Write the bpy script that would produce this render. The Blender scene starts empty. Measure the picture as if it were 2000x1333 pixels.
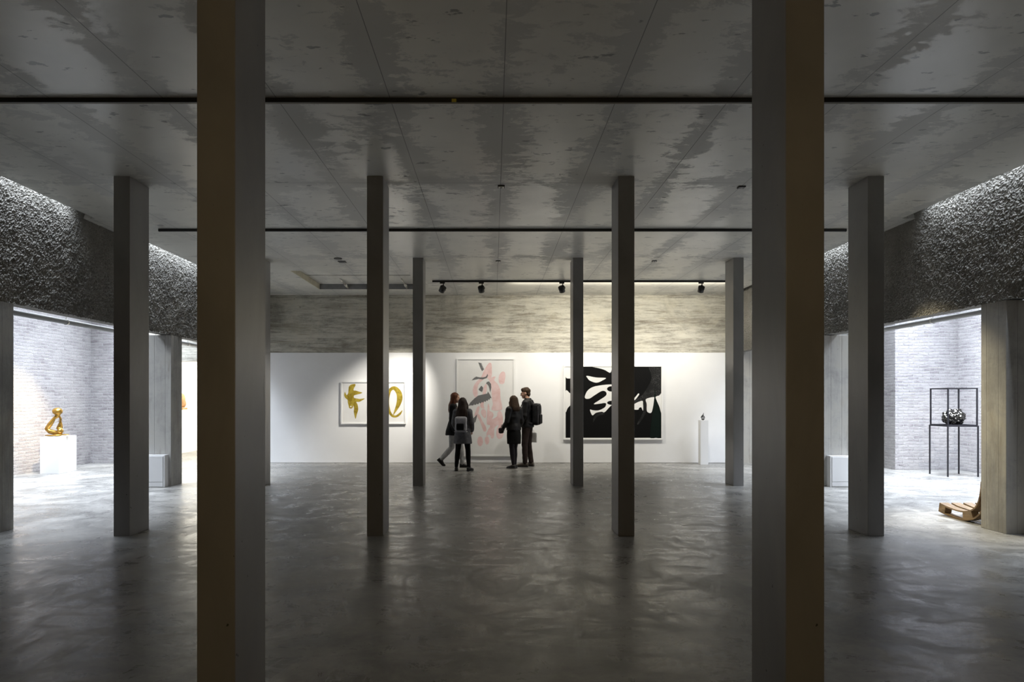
import bpy, bmesh, math, random
import numpy as np
from mathutils import Vector, Matrix, noise
from mathutils.geometry import tessellate_polygon

S = bpy.context.scene
COL = S.collection
R = math.radians
random.seed(7)

# ------------------------------------------------------------------ camera
cam = bpy.data.objects.new('camera', bpy.data.cameras.new('camera'))
COL.objects.link(cam)
cam.location = (0, 0, 1.6)
cam.rotation_euler = (R(90), 0, 0)
cam.data.lens = 24.0
cam.data.sensor_width = 36.0
cam.data.shift_x = 36.5 / 2000
cam.data.shift_y = 113.5 / 2000
cam.data.clip_start = 0.05
S.camera = cam

# ------------------------------------------------------------------ world, lights, exposure
S.view_settings.view_transform = 'Standard'
S.view_settings.look = 'None'
S.view_settings.exposure = 0.7
S.view_settings.gamma = 1.0
S.view_settings.use_curve_mapping = False
S.cycles.use_denoising = True
S.cycles.max_bounces = 10
S.cycles.diffuse_bounces = 6
S.cycles.sample_clamp_indirect = 6.0
S.cycles.caustics_reflective = False
S.cycles.caustics_refractive = False
w = bpy.data.worlds.new('world')
S.world = w
w.use_nodes = True
w.node_tree.nodes['Background'].inputs[0].default_value = (0.5, 0.6, 0.75, 1)
w.node_tree.nodes['Background'].inputs[1].default_value = 0.2


def area(name, loc, sx, sy, power, color, rot=(0, 0, 0), spread=180):
    l = bpy.data.lights.new(name, 'AREA')
    l.shape = 'RECTANGLE'
    l.size, l.size_y, l.energy, l.color = sx, sy, power, color
    l.spread = R(spread)
    o = bpy.data.objects.new(name, l)
    COL.objects.link(o)
    o.location, o.rotation_euler = loc, rot
    return o


def spot(name, loc, target, power, color, angle, blend, radius=0.03):
    l = bpy.data.lights.new(name, 'SPOT')
    l.energy, l.color, l.spot_size, l.spot_blend, l.shadow_soft_size = power, color, R(angle), blend, radius
    o = bpy.data.objects.new(name, l)
    COL.objects.link(o)
    o.location = loc
    o.rotation_euler = (Vector(target) - Vector(loc)).to_track_quat('-Z', 'Y').to_euler()
    return o


DAY = (0.80, 0.88, 1.0)
# skylights of the two side aisles
area('skylight_lamp', (-8.3, 13.0, 4.9), 2.2, 7.4, 500, DAY, spread=112)
area('skylight_lamp', (8.9, 11.9, 4.9), 2.6, 6.8, 640, DAY, spread=112)
# light slots between the slab edge and the rough side walls
for x in (-5.815, 5.985):
    for y0, y1 in ((5.2, 9.5), (11.0, 15.8)):
        area('slot_lamp', (x, (y0 + y1) / 2, 4.47), 0.12, y1 - y0, 6.0 * (y1 - y0), DAY, spread=95)
# bright white room seen past the left aisle
area('far_room_lamp', (-7.6, 20.5, 3.3), 2.6, 5.0, 210, (1.0, 0.94, 0.80))
# dim warm room light behind the camera
area('entrance_lamp', (0.1, -1.3, 2.3), 5.0, 2.0, 15, (1.0, 0.72, 0.34), rot=(R(90), 0, 0))
# warm spot on the left brick wall, cool spot on the vitrine
spot('aisle_spot_lamp', (-8.0, 13.2, 3.6), (-10.05, 14.6, 1.15), 900, (1.0, 0.78, 0.46), 34, 1.0)
spot('aisle_spot_lamp', (8.2, 11.6, 4.2), (9.7, 14.3, 1.2), 260, (1.0, 0.93, 0.82), 34, 0.8)
spot('pier_spot_lamp', (4.55, 10.42, 4.08), (6.25, 8.75, 0.75), 620, (1.0, 0.88, 0.60), 50, 1.0)
# added fill strip without a fixture, evens out the light on the back wall
area('wall_wash_fill', (2.9, 15.10, 4.12), 5.0, 0.06, 52, (1.0, 0.94, 0.80), rot=(R(48), 0, 0), spread=165)
WALL = 17.05          # front face of the white back wall
TRACK_SPOTS = [       # x, head tilt target, power, cone
    (-1.115, (-2.75, WALL, 1.3), 560, 48, 0.9),
    (-0.263, (0.1, WALL, 1.15), 80, 100, 1.0),
    (1.50, (2.4, WALL, 1.15), 112, 104, 1.0),
    (4.55, (4.4, WALL, 1.15), 100, 104, 1.0),
]

# ------------------------------------------------------------------ helpers


def meta(o, label=None, cat=None, group=None, kind=None):
    if label: o['label'] = label
    if cat: o['category'] = cat
    if group: o['group'] = group
    if kind: o['kind'] = kind
    return o


def thing(name, label, cat, loc=(0, 0, 0), rz=0.0, group=None):
    o = bpy.data.objects.new(name, None)
    o.empty_display_size = 0.1
    COL.objects.link(o)
    o.location = loc
    o.rotation_euler = (0, 0, rz)
    return meta(o, label, cat, group)


class MB:
    """collects shapes, then links them as ONE mesh object"""

    def __init__(self):
        self.bm = bmesh.new()

    def box(self, x0, x1, y0, y1, z0, z1, bev=0.0, M=None):
        b = bmesh.new()
        bmesh.ops.create_cube(b, size=1.0)
        for v in b.verts:
            v.co = Vector(((x0 + x1) / 2 + v.co.x * (x1 - x0), (y0 + y1) / 2 + v.co.y * (y1 - y0), (z0 + z1) / 2 + v.co.z * (z1 - z0)))
        if bev > 0:
            bmesh.ops.bevel(b, geom=b.edges[:], offset=bev, segments=2, affect='EDGES', profile=0.5)
        return self.merge(b, M)

    def merge(self, b, M=None):
        if M is not None:
            bmesh.ops.transform(b, matrix=M, verts=b.verts[:])
        vm = [self.bm.verts.new(v.co) for v in b.verts]
        b.verts.index_update()
        for f in b.faces:
            try:
                nf = self.bm.faces.new([vm[v.index] for v in f.verts])
                nf.smooth = f.smooth
            except ValueError:
                pass
        b.free()
        return self

    def ell(self, c, r, seg=20, rings=12, M=None):
        b = bmesh.new()
        bmesh.ops.create_uvsphere(b, u_segments=seg, v_segments=rings, radius=1.0)
        T = Matrix.Translation(Vector(c)) @ (M or Matrix.Identity(4)) @ Matrix.Diagonal((r[0], r[1], r[2], 1))
        for f in b.faces: f.smooth = True
        return self.merge(b, T)

    def rings(self, rings, cap=True, smooth=True, closed=False):
        vs = [[self.bm.verts.new(Vector(p)) for p in r] for r in rings]
        n = len(vs[0])
        m = len(vs)
        for i in range(m if closed else m - 1):
            a, b = vs[i], vs[(i + 1) % m]
            for j in range(n):
                f = self.bm.faces.new((a[j], a[(j + 1) % n], b[(j + 1) % n], b[j]))
                f.smooth = smooth
        if cap and not closed:
            self.bm.faces.new(list(reversed(vs[0])))
            self.bm.faces.new(vs[-1])
        return self

    def tube(self, pts, rad, n=12, ref=(0.0, 0.0, 1.0), round_ends=True, smooth=True):
        """rad: one radius / one per point / (side, front) pairs; ref sets the 'front' axis"""
        pts = [Vector(p) for p in pts]
        if not isinstance(rad, (list,)): rad = [rad] * len(pts)
        rr = [(r, r) if not isinstance(r, tuple) else r for r in rad]
        if round_ends:
            d0 = (pts[0] - pts[1]).normalized()
            d1 = (pts[-1] - pts[-2]).normalized()
            a0, a1 = min(rr[0]), min(rr[-1])
            P0 = [pts[0] + d0 * a0 * 0.95, pts[0] + d0 * a0 * 0.7]
            P1 = [pts[-1] + d1 * a1 * 0.7, pts[-1] + d1 * a1 * 0.95]
            pts = P0 + pts + P1
            rr = [(rr[0][0] * k, rr[0][1] * k) for k in (0.3, 0.72)] + rr + [(rr[-1][0] * k, rr[-1][1] * k) for k in (0.72, 0.3)]
        out = []
        ref = Vector(ref)
        for i, p in enumerate(pts):
            t = (pts[min(i + 1, len(pts) - 1)] - pts[max(i - 1, 0)]).normalized()
            f = ref - t * ref.dot(t)
            if f.length < 0.05:
                f = Vector((0, 1, 0)) - t * t.y
                if f.length < 0.05: f = Vector((1, 0, 0)) - t * t.x
            f.normalize()
            s = t.cross(f)
            out.append([p + s * (math.cos(2 * math.pi * k / n) * rr[i][0]) + f * (math.sin(2 * math.pi * k / n) * rr[i][1]) for k in range(n)])
        return self.rings(out, smooth=smooth)

    def cyl(self, p0, p1, r0, r1=None, n=20):
        return self.tube([p0, p1], [r0, r0 if r1 is None else r1], n=n, round_ends=False, smooth=True)

    def plate(self, outline, z0, z1, to3d):
        """closed 2-D outline -> a plate; to3d(u, v, h) places it"""
        pts = [Vector((p[0], p[1], 0)) for p in outline]
        tris = tessellate_polygon([pts])
        fr = [self.bm.verts.new(Vector(to3d(p.x, p.y, z1))) for p in pts]
        bk = [self.bm.verts.new(Vector(to3d(p.x, p.y, z0))) for p in pts]
        for t in tris:
            self.bm.faces.new([fr[i] for i in t])
            self.bm.faces.new([bk[i] for i in reversed(t)])
        n = len(pts)
        for i in range(n):
            j = (i + 1) % n
            self.bm.faces.new((fr[i], bk[i], bk[j], fr[j]))
        return self

    def build(self, name, mat, parent=None, loc=None, fix=True, auto=None):
        if fix: bmesh.ops.recalc_face_normals(self.bm, faces=self.bm.faces[:])
        me = bpy.data.meshes.new(name)
        self.bm.to_mesh(me)
        self.bm.free()
        if mat: me.materials.append(mat)
        o = bpy.data.objects.new(name, me)
        COL.objects.link(o)
        if loc is not None: o.location = loc
        if parent: o.parent = parent
        box_uv(me)
        return o

    def solid(self, name, mat, parent, voxel=0.012, smooth=2, wob=0.0, freq=6.0, stretch=(1, 1, 1), extra=None):
        """overlapping closed shapes -> one continuous surface (voxel union), then linked"""
        bmesh.ops.recalc_face_normals(self.bm, faces=self.bm.faces[:])
        me = bpy.data.meshes.new('tmp')
        self.bm.to_mesh(me)
        self.bm.free()
        o = bpy.data.objects.new('tmp', me)
        COL.objects.link(o)
        md = o.modifiers.new('r', 'REMESH')
        md.mode = 'VOXEL'
        md.voxel_size = voxel
        if smooth:
            ms = o.modifiers.new('s', 'SMOOTH')
            ms.iterations = smooth
            ms.factor = 0.5
        dg = bpy.context.evaluated_depsgraph_get()
        dg.update()
        m2 = bpy.data.meshes.new_from_object(o.evaluated_get(dg))
        bpy.data.objects.remove(o)
        bpy.data.meshes.remove(me)
        b = bmesh.new()
        b.from_mesh(m2)
        bpy.data.meshes.remove(m2)
        if wob:
            b.normal_update()
            off = [noise.noise(Vector((v.co.x * freq * stretch[0], v.co.y * freq * stretch[1], v.co.z * freq * stretch[2]))) * wob for v in b.verts]
            for v, k in zip(b.verts, off): v.co += v.normal * k
        if extra is not None:
            x = MB(); x.bm.free(); x.bm = b
            x.merge(extra.bm)
            b = x.bm
        for f in b.faces: f.smooth = True
        m3 = bpy.data.meshes.new(name)
        b.to_mesh(m3)
        b.free()
        if mat: m3.materials.append(mat)
        r = bpy.data.objects.new(name, m3)
        COL.objects.link(r)
        if parent: r.parent = parent
        return r


def box_uv(me):
    """metre-scaled box projection"""
    n = len(me.loops)
    if n == 0: return
    uv = me.uv_layers.new(name='uv')
    co = np.empty(len(me.vertices) * 3); me.vertices.foreach_get('co', co); co = co.reshape(-1, 3)
    li = np.empty(n, dtype=np.int64); me.loops.foreach_get('vertex_index', li)
    pn = np.empty(len(me.polygons) * 3); me.polygons.foreach_get('normal', pn); pn = np.abs(pn.reshape(-1, 3))
    lt = np.empty(len(me.polygons), dtype=np.int64); me.polygons.foreach_get('loop_total', lt)
    ax = np.repeat(np.argmax(pn, axis=1), lt)
    p = co[li]
    u = np.where(ax == 0, p[:, 1], p[:, 0])
    v = np.where(ax == 2, p[:, 1], p[:, 2])
    uv.data.foreach_set('uv', np.stack([u, v], 1).ravel())


def spline(pts, k=6, closed=True):
    out = []
    n = len(pts)
    P = lambda i: pts[i % n] if closed else pts[max(0, min(n - 1, i))]
    for i in range(n if closed else n - 1):
        a, b, c, d = P(i - 1), P(i), P(i + 1), P(i + 2)
        for j in range(k):
            t = j / k
            out.append(tuple(0.5 * (2 * b[q] + (c[q] - a[q]) * t + (2 * a[q] - 5 * b[q] + 4 * c[q] - d[q]) * t * t + (3 * b[q] - a[q] - 3 * c[q] + d[q]) * t ** 3) for q in range(len(b))))
    if not closed: out.append(tuple(pts[-1]))
    return out


# ------------------------------------------------------------------ materials


class NT:
    def __init__(self, name):
        self.m = bpy.data.materials.new(name)
        self.m.use_nodes = True
        self.t = self.m.node_tree
        self.b = self.t.nodes['Principled BSDF']

    def n(self, kind, **kw):
        nd = self.t.nodes.new('ShaderNode' + kind)
        for k, v in kw.items():
            if hasattr(nd, k) and not k.startswith('i_'): setattr(nd, k, v)
        return nd

    def put(self, sock, v):
        if isinstance(v, bpy.types.NodeSocket): self.t.links.new(v, sock)
        elif v is not None: sock.default_value = v

    def math(self, op, a, b=None, c=None, clamp=False):
        nd = self.n('Math', operation=op, use_clamp=clamp)
        for i, v in enumerate((a, b, c)):
            if v is not None: self.put(nd.inputs[i], v)
        return nd.outputs[0]

    def coord(self, which='Object', scale=(1, 1, 1), rot=(0, 0, 0), loc=(0, 0, 0)):
        c = self.n('TexCoord')
        mp = self.n('Mapping')
        self.t.links.new(c.outputs[which], mp.inputs[0])
        mp.inputs['Scale'].default_value = scale
        mp.inputs['Rotation'].default_value = rot
        mp.inputs['Location'].default_value = loc
        return mp.outputs[0]

    def noise(self, vec, scale=5, detail=6, rough=0.6, dist=0.0):
        nd = self.n('TexNoise')
        self.put(nd.inputs['Vector'], vec)
        for k, v in (('Scale', scale), ('Detail', detail), ('Roughness', rough), ('Distortion', dist)): nd.inputs[k].default_value = v
        return nd.outputs['Fac']

    def ramp(self, v, a, b, lo=0.0, hi=1.0, smooth=True):
        nd = self.n('MapRange', interpolation_type='SMOOTHSTEP' if smooth else 'LINEAR')
        for i, q in enumerate((v, a, b, lo, hi)): self.put(nd.inputs[i], q)
        return nd.outputs[0]

    def mix(self, f, a, b, mode='MIX'):
        nd = self.n('MixRGB', blend_type=mode)
        for i, q in enumerate((f, a, b)):
            if isinstance(q, tuple) and len(q) == 3: q = (*q, 1)
            self.put(nd.inputs[i], q)
        return nd.outputs[0]

    def sep(self, vec):
        nd = self.n('SeparateXYZ')
        self.put(nd.inputs[0], vec)
        return nd.outputs

    def bump(self, h, strength=0.3, dist=0.01, normal=None):
        nd = self.n('Bump')
        self.put(nd.inputs['Height'], h)
        nd.inputs['Strength'].default_value = strength
        nd.inputs['Distance'].default_value = dist
        if normal is not None: self.put(nd.inputs['Normal'], normal)
        return nd.outputs[0]

    def done(self, color=None, rough=None, metal=None, normal=None, spec=None):
        for k, v in (('Base Color', color), ('Roughness', rough), ('Metallic', metal), ('Normal', normal), ('Specular IOR Level', spec)):
            if isinstance(v, tuple) and len(v) == 3: v = (*v, 1)
            self.put(self.b.inputs[k], v)
        return self.m


def plain(name, c, rough=0.6, metal=0.0, var=0.08, scale=8, bump=0.0, spec=None, stretch=(1, 1, 1)):
    t = NT(name)
    f = t.noise(t.coord('Object', stretch), scale, 5, 0.6)
    col = t.mix(t.ramp(f, 0.3, 0.7), tuple(v * (1 - var) for v in c), tuple(min(1, v * (1 + var)) for v in c))
    return t.done(col, rough, metal, t.bump(f, bump, 0.01) if bump else None, spec)


def m_ceiling():
    t = NT('ceiling_concrete')
    v = t.coord('Object')
    x, y, z = t.sep(v)
    def dist(a, o, p):
        q = t.math('FRACT', t.math('ADD', t.math('DIVIDE', t.math('SUBTRACT', a, o), p), 0.5))
        return t.math('MULTIPLY', t.math('ABSOLUTE', t.math('SUBTRACT', q, 0.5)), p)
    sx, sy = dist(x, 0.088, 0.98), dist(y, 8.2, 4.27)
    line = t.ramp(t.math('MINIMUM', sx, sy), 0.001, 0.005, 0.75, 0)
    band = t.math('MAXIMUM', t.ramp(sx, 0.0, 0.30, 0.16, 0.0, False), t.ramp(sy, 0.0, 0.35, 0.12, 0.0, False))
    big = t.noise(t.coord('Object', (1.3, 0.6, 1)), 1.15, 3, 0.5)
    fine = t.noise(t.coord('Object', (1.0, 1.7, 1)), 4.0, 11, 0.75, 0.5)
    f = t.math('ADD', t.math('ADD', t.math('MULTIPLY', big, 0.40), t.math('MULTIPLY', fine, 0.65)), band)
    grit = t.noise(v, 14, 6, 0.7)
    f = t.math('ADD', f, t.math('MULTIPLY', t.math('SUBTRACT', grit, 0.5), 0.16))
    amount = t.ramp(t.noise(t.coord('Object', (1, 1, 1), (0, 0, 0), (9.4, 5.3, 0)), 0.33, 3, 0.5), 0.36, 0.58, 0.45, 1.0)
    stain = t.math('MULTIPLY', t.ramp(f, 0.575, 0.62), amount)
    # single small dark blots
    bl = t.noise(t.coord('Object', (3.0, 6.0, 1)), 1.5, 4, 0.55)
    blot = t.ramp(bl, 0.66, 0.69)
    cloud = t.noise(v, 0.6, 4, 0.6)
    base = t.mix(t.ramp(cloud, 0.3, 0.7), (0.60, 0.585, 0.54), (0.74, 0.72, 0.655))
    base = t.mix(t.math('MULTIPLY', stain, 0.75), base, (0.46, 0.455, 0.435))
    base = t.mix(t.math('MULTIPLY', blot, 0.7), base, (0.15, 0.148, 0.145))
    base = t.mix(line, base, (0.05, 0.05, 0.05))
    rough = t.math('ADD', t.math('MULTIPLY', stain, 0.24), 0.31)
    nrm = t.bump(t.math('SUBTRACT', t.math('MULTIPLY', fine, 0.12), line), 0.15, 0.006)
    return t.done(base, rough, None, nrm, 0.55)


def m_floor():
    t = NT('polished_concrete_floor')
    v = t.coord('Object')
    swirl = t.noise(t.coord('Object', (0.8, 1.0, 1)), 0.8, 9, 0.68, 1.8)
    fine = t.noise(v, 11, 7, 0.72, 0.6)
    tr1 = t.noise(t.coord('Object', (1.0, 2.2, 1), (0, 0, 0.5)), 1.8, 9, 0.72, 1.2)
    tr2 = t.noise(t.coord('Object', (2.0, 1.0, 1), (0, 0, -0.4)), 1.4, 9, 0.72, 1.0)
    tro = t.math('MAXIMUM', tr1, tr2)
    c = t.mix(t.ramp(swirl, 0.32, 0.68), (0.125, 0.122, 0.115), (0.345, 0.336, 0.315))
    c = t.mix(t.ramp(tro, 0.52, 0.72, 0, 0.5), c, (0.46, 0.45, 0.42))
    c = t.mix(t.ramp(tr2, 0.28, 0.45, 0.4, 0), c, (0.12, 0.118, 0.112))
    c = t.mix(t.ramp(fine, 0.35, 0.75, 0, 0.4), c, (0.11, 0.108, 0.102))
    rough = t.math('ADD', t.math('MULTIPLY', t.ramp(tro, 0.42, 0.68), 0.22), 0.25)
    h = t.math('ADD', t.math('MULTIPLY', swirl, 0.5), t.math('ADD', t.math('MULTIPLY', tro, 0.5), t.math('MULTIPLY', fine, 0.12)))
    return t.done(c, rough, None, t.bump(h, 0.11, 0.03), 0.5)


def m_column():
    t = NT('smooth_column_concrete')
    v = t.coord('Object')
    a = t.noise(t.coord('Object', (1, 1, 0.5)), 1.6, 6, 0.6, 0.5)
    b = t.noise(v, 22, 4, 0.7)
    pits = t.ramp(t.noise(v, 26, 2, 0.4), 0.77, 0.79)
    c = t.mix(t.ramp(a, 0.3, 0.7), (0.20, 0.196, 0.196), (0.275, 0.268, 0.262))
    c = t.mix(t.math('MULTIPLY', b, 0.2), c, (0.2, 0.2, 0.2))
    c = t.mix(pits, c, (0.04, 0.04, 0.04))
    return t.done(c, t.math('ADD', t.math('MULTIPLY', a, 0.15), 0.27), None, t.bump(t.math('SUBTRACT', t.math('MULTIPLY', b, 0.2), pits), 0.12, 0.005), 0.6)


def m_boards(name, vertical=False, lo=(0.21, 0.195, 0.165), hi=(0.58, 0.56, 0.49), board=0.125, streak=0.7, line=0.22, knot=0.6):
    """board-marked concrete: streaked boards, clouds and pores"""
    t = NT(name)
    uv = t.coord('UV')
    u, v, _ = t.sep(uv)
    if vertical: u, v = v, u
    cell = t.math('FLOOR', t.math('DIVIDE', v, board))
    wn = t.n('TexWhiteNoise', noise_dimensions='1D')
    t.put(wn.inputs['W'], cell)
    rnd = wn.outputs['Value']
    fr = t.math('FRACT', t.math('DIVIDE', v, board))
    edge = t.ramp(t.math('MINIMUM', fr, t.math('SUBTRACT', 1.0, fr)), 0.0, 0.05, 1, 0)
    cb = t.n('CombineXYZ')
    t.put(cb.inputs[0], t.math('MULTIPLY', u, 1.5))
    t.put(cb.inputs[1], t.math('MULTIPLY', v, 11.0))
    t.put(cb.inputs[2], t.math('MULTIPLY', rnd, 7.0))
    grain = t.noise(cb.outputs[0], 1.5, 10, 0.76, 0.5)
    cloud = t.noise(uv, 1.3, 7, 0.68, 0.5)
    cb2 = t.n('CombineXYZ')
    t.put(cb2.inputs[0], t.math('MULTIPLY', u, 0.55))
    t.put(cb2.inputs[1], t.math('MULTIPLY', v, 4.5))
    smear = t.noise(cb2.outputs[0], 1.3, 8, 0.7, 0.6)
    fine = t.noise(uv, 24, 6, 0.75)
    knots = t.ramp(t.noise(uv, 14.0, 3, 0.5), 0.70, 0.73)
    f = t.math('ADD', t.math('ADD', t.math('MULTIPLY', grain, streak), t.math('MULTIPLY', rnd, 0.14)), t.math('ADD', t.math('MULTIPLY', cloud, 1.05 - streak), t.math('MULTIPLY', fine, 0.12)))
    c = t.mix(t.ramp(f, 0.45, 0.74), lo, hi)
    c = t.mix(t.ramp(smear, 0.50, 0.66, 0, 0.65), c, tuple(k * q for k, q in zip(lo, (1.0, 0.93, 0.82))))
    c = t.mix(t.ramp(cloud, 0.45, 0.75, 0, 0.35), c, tuple(k * q for k, q in zip(hi, (1.0, 0.93, 0.78))))
    c = t.mix(t.ramp(t.noise(uv, 0.45, 7, 0.72, 1.0), 0.5, 0.7, 0, 0.5), c, tuple(k * 0.8 for k in lo))
    c = t.mix(t.math('MULTIPLY', edge, line), c, tuple(k * 0.45 for k in lo))
    c = t.mix(t.math('MULTIPLY', knots, knot), c, tuple(k * 0.5 for k in lo))
    h = t.math('SUBTRACT', t.math('ADD', t.math('MULTIPLY', grain, 0.5), t.math('MULTIPLY', rnd, 0.3)), edge)
    return t.done(c, 0.75, None, t.bump(h, 0.35, 0.008), 0.3)


def m_rough():
    t = NT('rough_cast_concrete')
    v = t.coord('Object')
    a = t.noise(v, 1.3, 6, 0.6)
    b = t.noise(v, 55, 4, 0.7)
    c = t.mix(t.ramp(a, 0.3, 0.7), (0.17, 0.163, 0.145), (0.28, 0.268, 0.24))
    c = t.mix(t.ramp(b, 0.3, 0.6, 0.3, 0.0), c, (0.10, 0.096, 0.09))  # shade of the crevices mixed into the colour
    return t.done(c, 0.8, None, t.bump(b, 0.7, 0.02), 0.35)


def m_brick(name, tone=1.0):
    t = NT(name)
    uv = t.coord('UV')
    wob = t.noise(uv, 2.2, 4, 0.6)
    wn = t.n('TexNoise')
    t.put(wn.inputs['Vector'], uv); wn.inputs['Scale'].default_value = 4.5; wn.inputs['Detail'].default_value = 3
    off = t.n('VectorMath', operation='SCALE')
    sub = t.n('VectorMath', operation='SUBTRACT')
    t.put(sub.inputs[0], wn.outputs['Color']); sub.inputs[1].default_value = (0.5, 0.5, 0.5)
    t.put(off.inputs[0], sub.outputs[0]); off.inputs['Scale'].default_value = 0.05
    add = t.n('VectorMath', operation='ADD')
    t.put(add.inputs[0], uv); t.put(add.inputs[1], off.outputs[0])
    br = t.n('TexBrick')
    br.offset = 0.5
    t.put(br.inputs['Vector'], add.outputs[0])
    for k, v in (('Scale', 1.0), ('Brick Width', 0.235), ('Row Height', 0.07), ('Mortar Size', 0.010), ('Mortar Smooth', 0.5), ('Bias', 0.0)): br.inputs[k].default_value = v
    br.inputs['Color1'].default_value = (0, 0, 0, 1)
    br.inputs['Color2'].default_value = (1, 1, 1, 1)
    br.inputs['Mortar'].default_value = (0.5, 0.5, 0.5, 1)
    fac = br.outputs['Fac']
    rnd = br.outputs['Color']
    n1 = t.noise(uv, 20, 7, 0.75, 0.5)
    n2 = t.noise(uv, 1.2, 5, 0.6)
    k = tone
    c = t.mix(t.ramp(rnd, 0.0, 1.0), (0.27 * k, 0.25 * k, 0.26 * k), (0.40 * k, 0.38 * k, 0.385 * k))
    c = t.mix(t.ramp(n2, 0.35, 0.65, 0, 0.5), c, (0.48 * k, 0.465 * k, 0.465 * k))          # lime wash
    c = t.mix(t.ramp(n1, 0.5, 0.75, 0, 0.45), c, (0.17 * k, 0.155 * k, 0.165 * k))
    smear = t.ramp(t.noise(uv, 7, 5, 0.7), 0.42, 0.62)
    c = t.mix(t.math('MULTIPLY', smear, 0.45), c, (0.44 * k, 0.425 * k, 0.43 * k))
    c = t.mix(fac, c, (0.50 * k, 0.49 * k, 0.495 * k))
    h = t.math('ADD', t.math('SUBTRACT', 1.0, fac), t.math('ADD', t.math('MULTIPLY', n1, 0.55), t.math('MULTIPLY', wob, 0.8)))
    return t.done(c, 0.85, None, t.bump(h, 1.0, 0.035), 0.2)


def m_wood():
    t = NT('weathered_pallet_wood')
    g = t.noise(t.coord('Object', (14, 1.5, 5)), 3, 7, 0.65, 0.6)
    b = t.noise(t.coord('Object'), 3, 4, 0.6)
    c = t.mix(t.ramp(g, 0.3, 0.7), (0.10, 0.058, 0.025), (0.27, 0.18, 0.09))
    c = t.mix(t.ramp(b, 0.5, 0.7, 0, 0.5), c, (0.22, 0.16, 0.10))
    return t.done(c, 0.7, None, t.bump(g, 0.3, 0.004))


def m_gold():
    t = NT('gold_leaf')
    a = t.noise(t.coord('Object'), 7, 6, 0.65, 0.8)
    c = t.mix(t.ramp(a, 0.32, 0.68), (0.27, 0.185, 0.012), (0.55, 0.42, 0.06))
    return t.done(c, 0.42, 0.25, t.bump(a, 0.4, 0.01))


def m_bronze():
    t = NT('golden_bronze')
    a = t.noise(t.coord('Object'), 6, 5, 0.6)
    c = t.mix(t.ramp(a, 0.3, 0.7), (0.20, 0.115, 0.022), (0.40, 0.25, 0.06))
    return t.done(c, 0.32, 0.85)


def m_glitter(name, c0, c1, thr=0.6):
    t = NT(name)
    a = t.noise(t.coord('Object'), 60, 3, 0.8)
    b = t.noise(t.coord('Object'), 3, 5, 0.6)
    c = t.mix(t.math('MULTIPLY', t.ramp(a, thr, thr + 0.1), t.ramp(b, 0.35, 0.65)), c0, c1)
    return t.done(c, 0.7, 0.0, None, 0.1)


def m_fabric(name, c, rough=0.85, var=0.2, spec=0.2):
    t = NT(name)
    a = t.noise(t.coord('Object'), 14, 5, 0.6)
    b = t.noise(t.coord('Object'), 220, 2, 0.5)
    col = t.mix(t.ramp(a, 0.3, 0.7), tuple(v * (1 - var) for v in c), tuple(v * (1 + var) for v in c))
    return t.done(col, rough, 0.0, t.bump(t.math('ADD', a, t.math('MULTIPLY', b, 0.3)), 0.3, 0.008), spec)


def m_hair(name, c):
    t = NT(name)
    a = t.noise(t.coord('Object', (60, 60, 3)), 2, 4, 0.6)
    col = t.mix(t.ramp(a, 0.3, 0.7), tuple(v * 0.5 for v in c), tuple(v * 1.4 for v in c))
    return t.done(col, 0.55, 0.0, t.bump(a, 0.5, 0.006), 0.2)


def m_pink():
    t = NT('pink_wash')
    a = t.noise(t.coord('Object'), 5, 6, 0.6, 0.5)
    return t.done(t.mix(t.ramp(a, 0.3, 0.7), (0.74, 0.50, 0.485), (0.82, 0.64, 0.63)), 0.8, None, None, 0.1)


def m_feather():
    t = NT('drawn_feathers')
    wv = t.n('TexWave', wave_type='BANDS', bands_direction='DIAGONAL')
    t.put(wv.inputs['Vector'], t.coord('Object'))
    wv.inputs['Scale'].default_value = 34
    wv.inputs['Distortion'].default_value = 9
    wv.inputs['Detail'].default_value = 4
    return t.done(t.mix(t.ramp(wv.outputs['Fac'], 0.25, 0.75), (0.10, 0.10, 0.102), (0.24, 0.24, 0.24)), 0.8, None, None, 0.1)


M_CEIL, M_FLOOR, M_COLM = m_ceiling(), m_floor(), m_column()
M_BAND = m_boards('horizontal_board_concrete')
M_PIER = m_boards('vertical_board_concrete', True, (0.25, 0.245, 0.235), (0.40, 0.39, 0.365), 0.2, 0.35, 0.22, 0.25)
M_ROUGH = m_rough()
M_BRICK = m_brick('limewashed_brick')
M_WHITE = plain('white_wall_paint', (0.80, 0.80, 0.80), 0.7, var=0.012, scale=2)
M_WHITEBOX = plain('white_lacquer', (0.68, 0.68, 0.68), 0.5, var=0.01, scale=2)
M_CREAM = plain('cream_lining', (0.55, 0.52, 0.40), 0.6, var=0.1, scale=5)
M_GREY = plain('grey_panel', (0.22, 0.22, 0.225), 0.6, var=0.1)
M_BLACK = plain('black_powder_coat', (0.012, 0.012, 0.012), 0.5, var=0.1)
M_IRON = plain('dark_steel', (0.02, 0.019, 0.024), 0.4, 0.3)
M_STEEL = plain('bright_steel', (0.65, 0.63, 0.58), 0.3, 0.9)
M_PIPE = plain('white_pipe_paint', (0.34, 0.34, 0.33), 0.45, var=0.05)
M_YEL = plain('yellow_plastic', (0.55, 0.45, 0.06), 0.5)
M_LINE = plain('track_slot_reflection', (0.32, 0.26, 0.15), 0.4)
M_SOCK = plain('pale_socket_plastic', (0.85, 0.83, 0.76), 0.5)
M_FRAME = plain('white_frame_lacquer', (0.80, 0.80, 0.79), 0.45, var=0.01)
M_PAPER = plain('drawing_paper', (0.76, 0.755, 0.74), 0.8, var=0.025, scale=3)
M_GOLD, M_BRONZE, M_PINK, M_FEATH = m_gold(), m_bronze(), m_pink(), m_feather()
M_INK = m_glitter('black_ink', (0.004, 0.004, 0.004), (0.05, 0.05, 0.05), 0.62)
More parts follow.
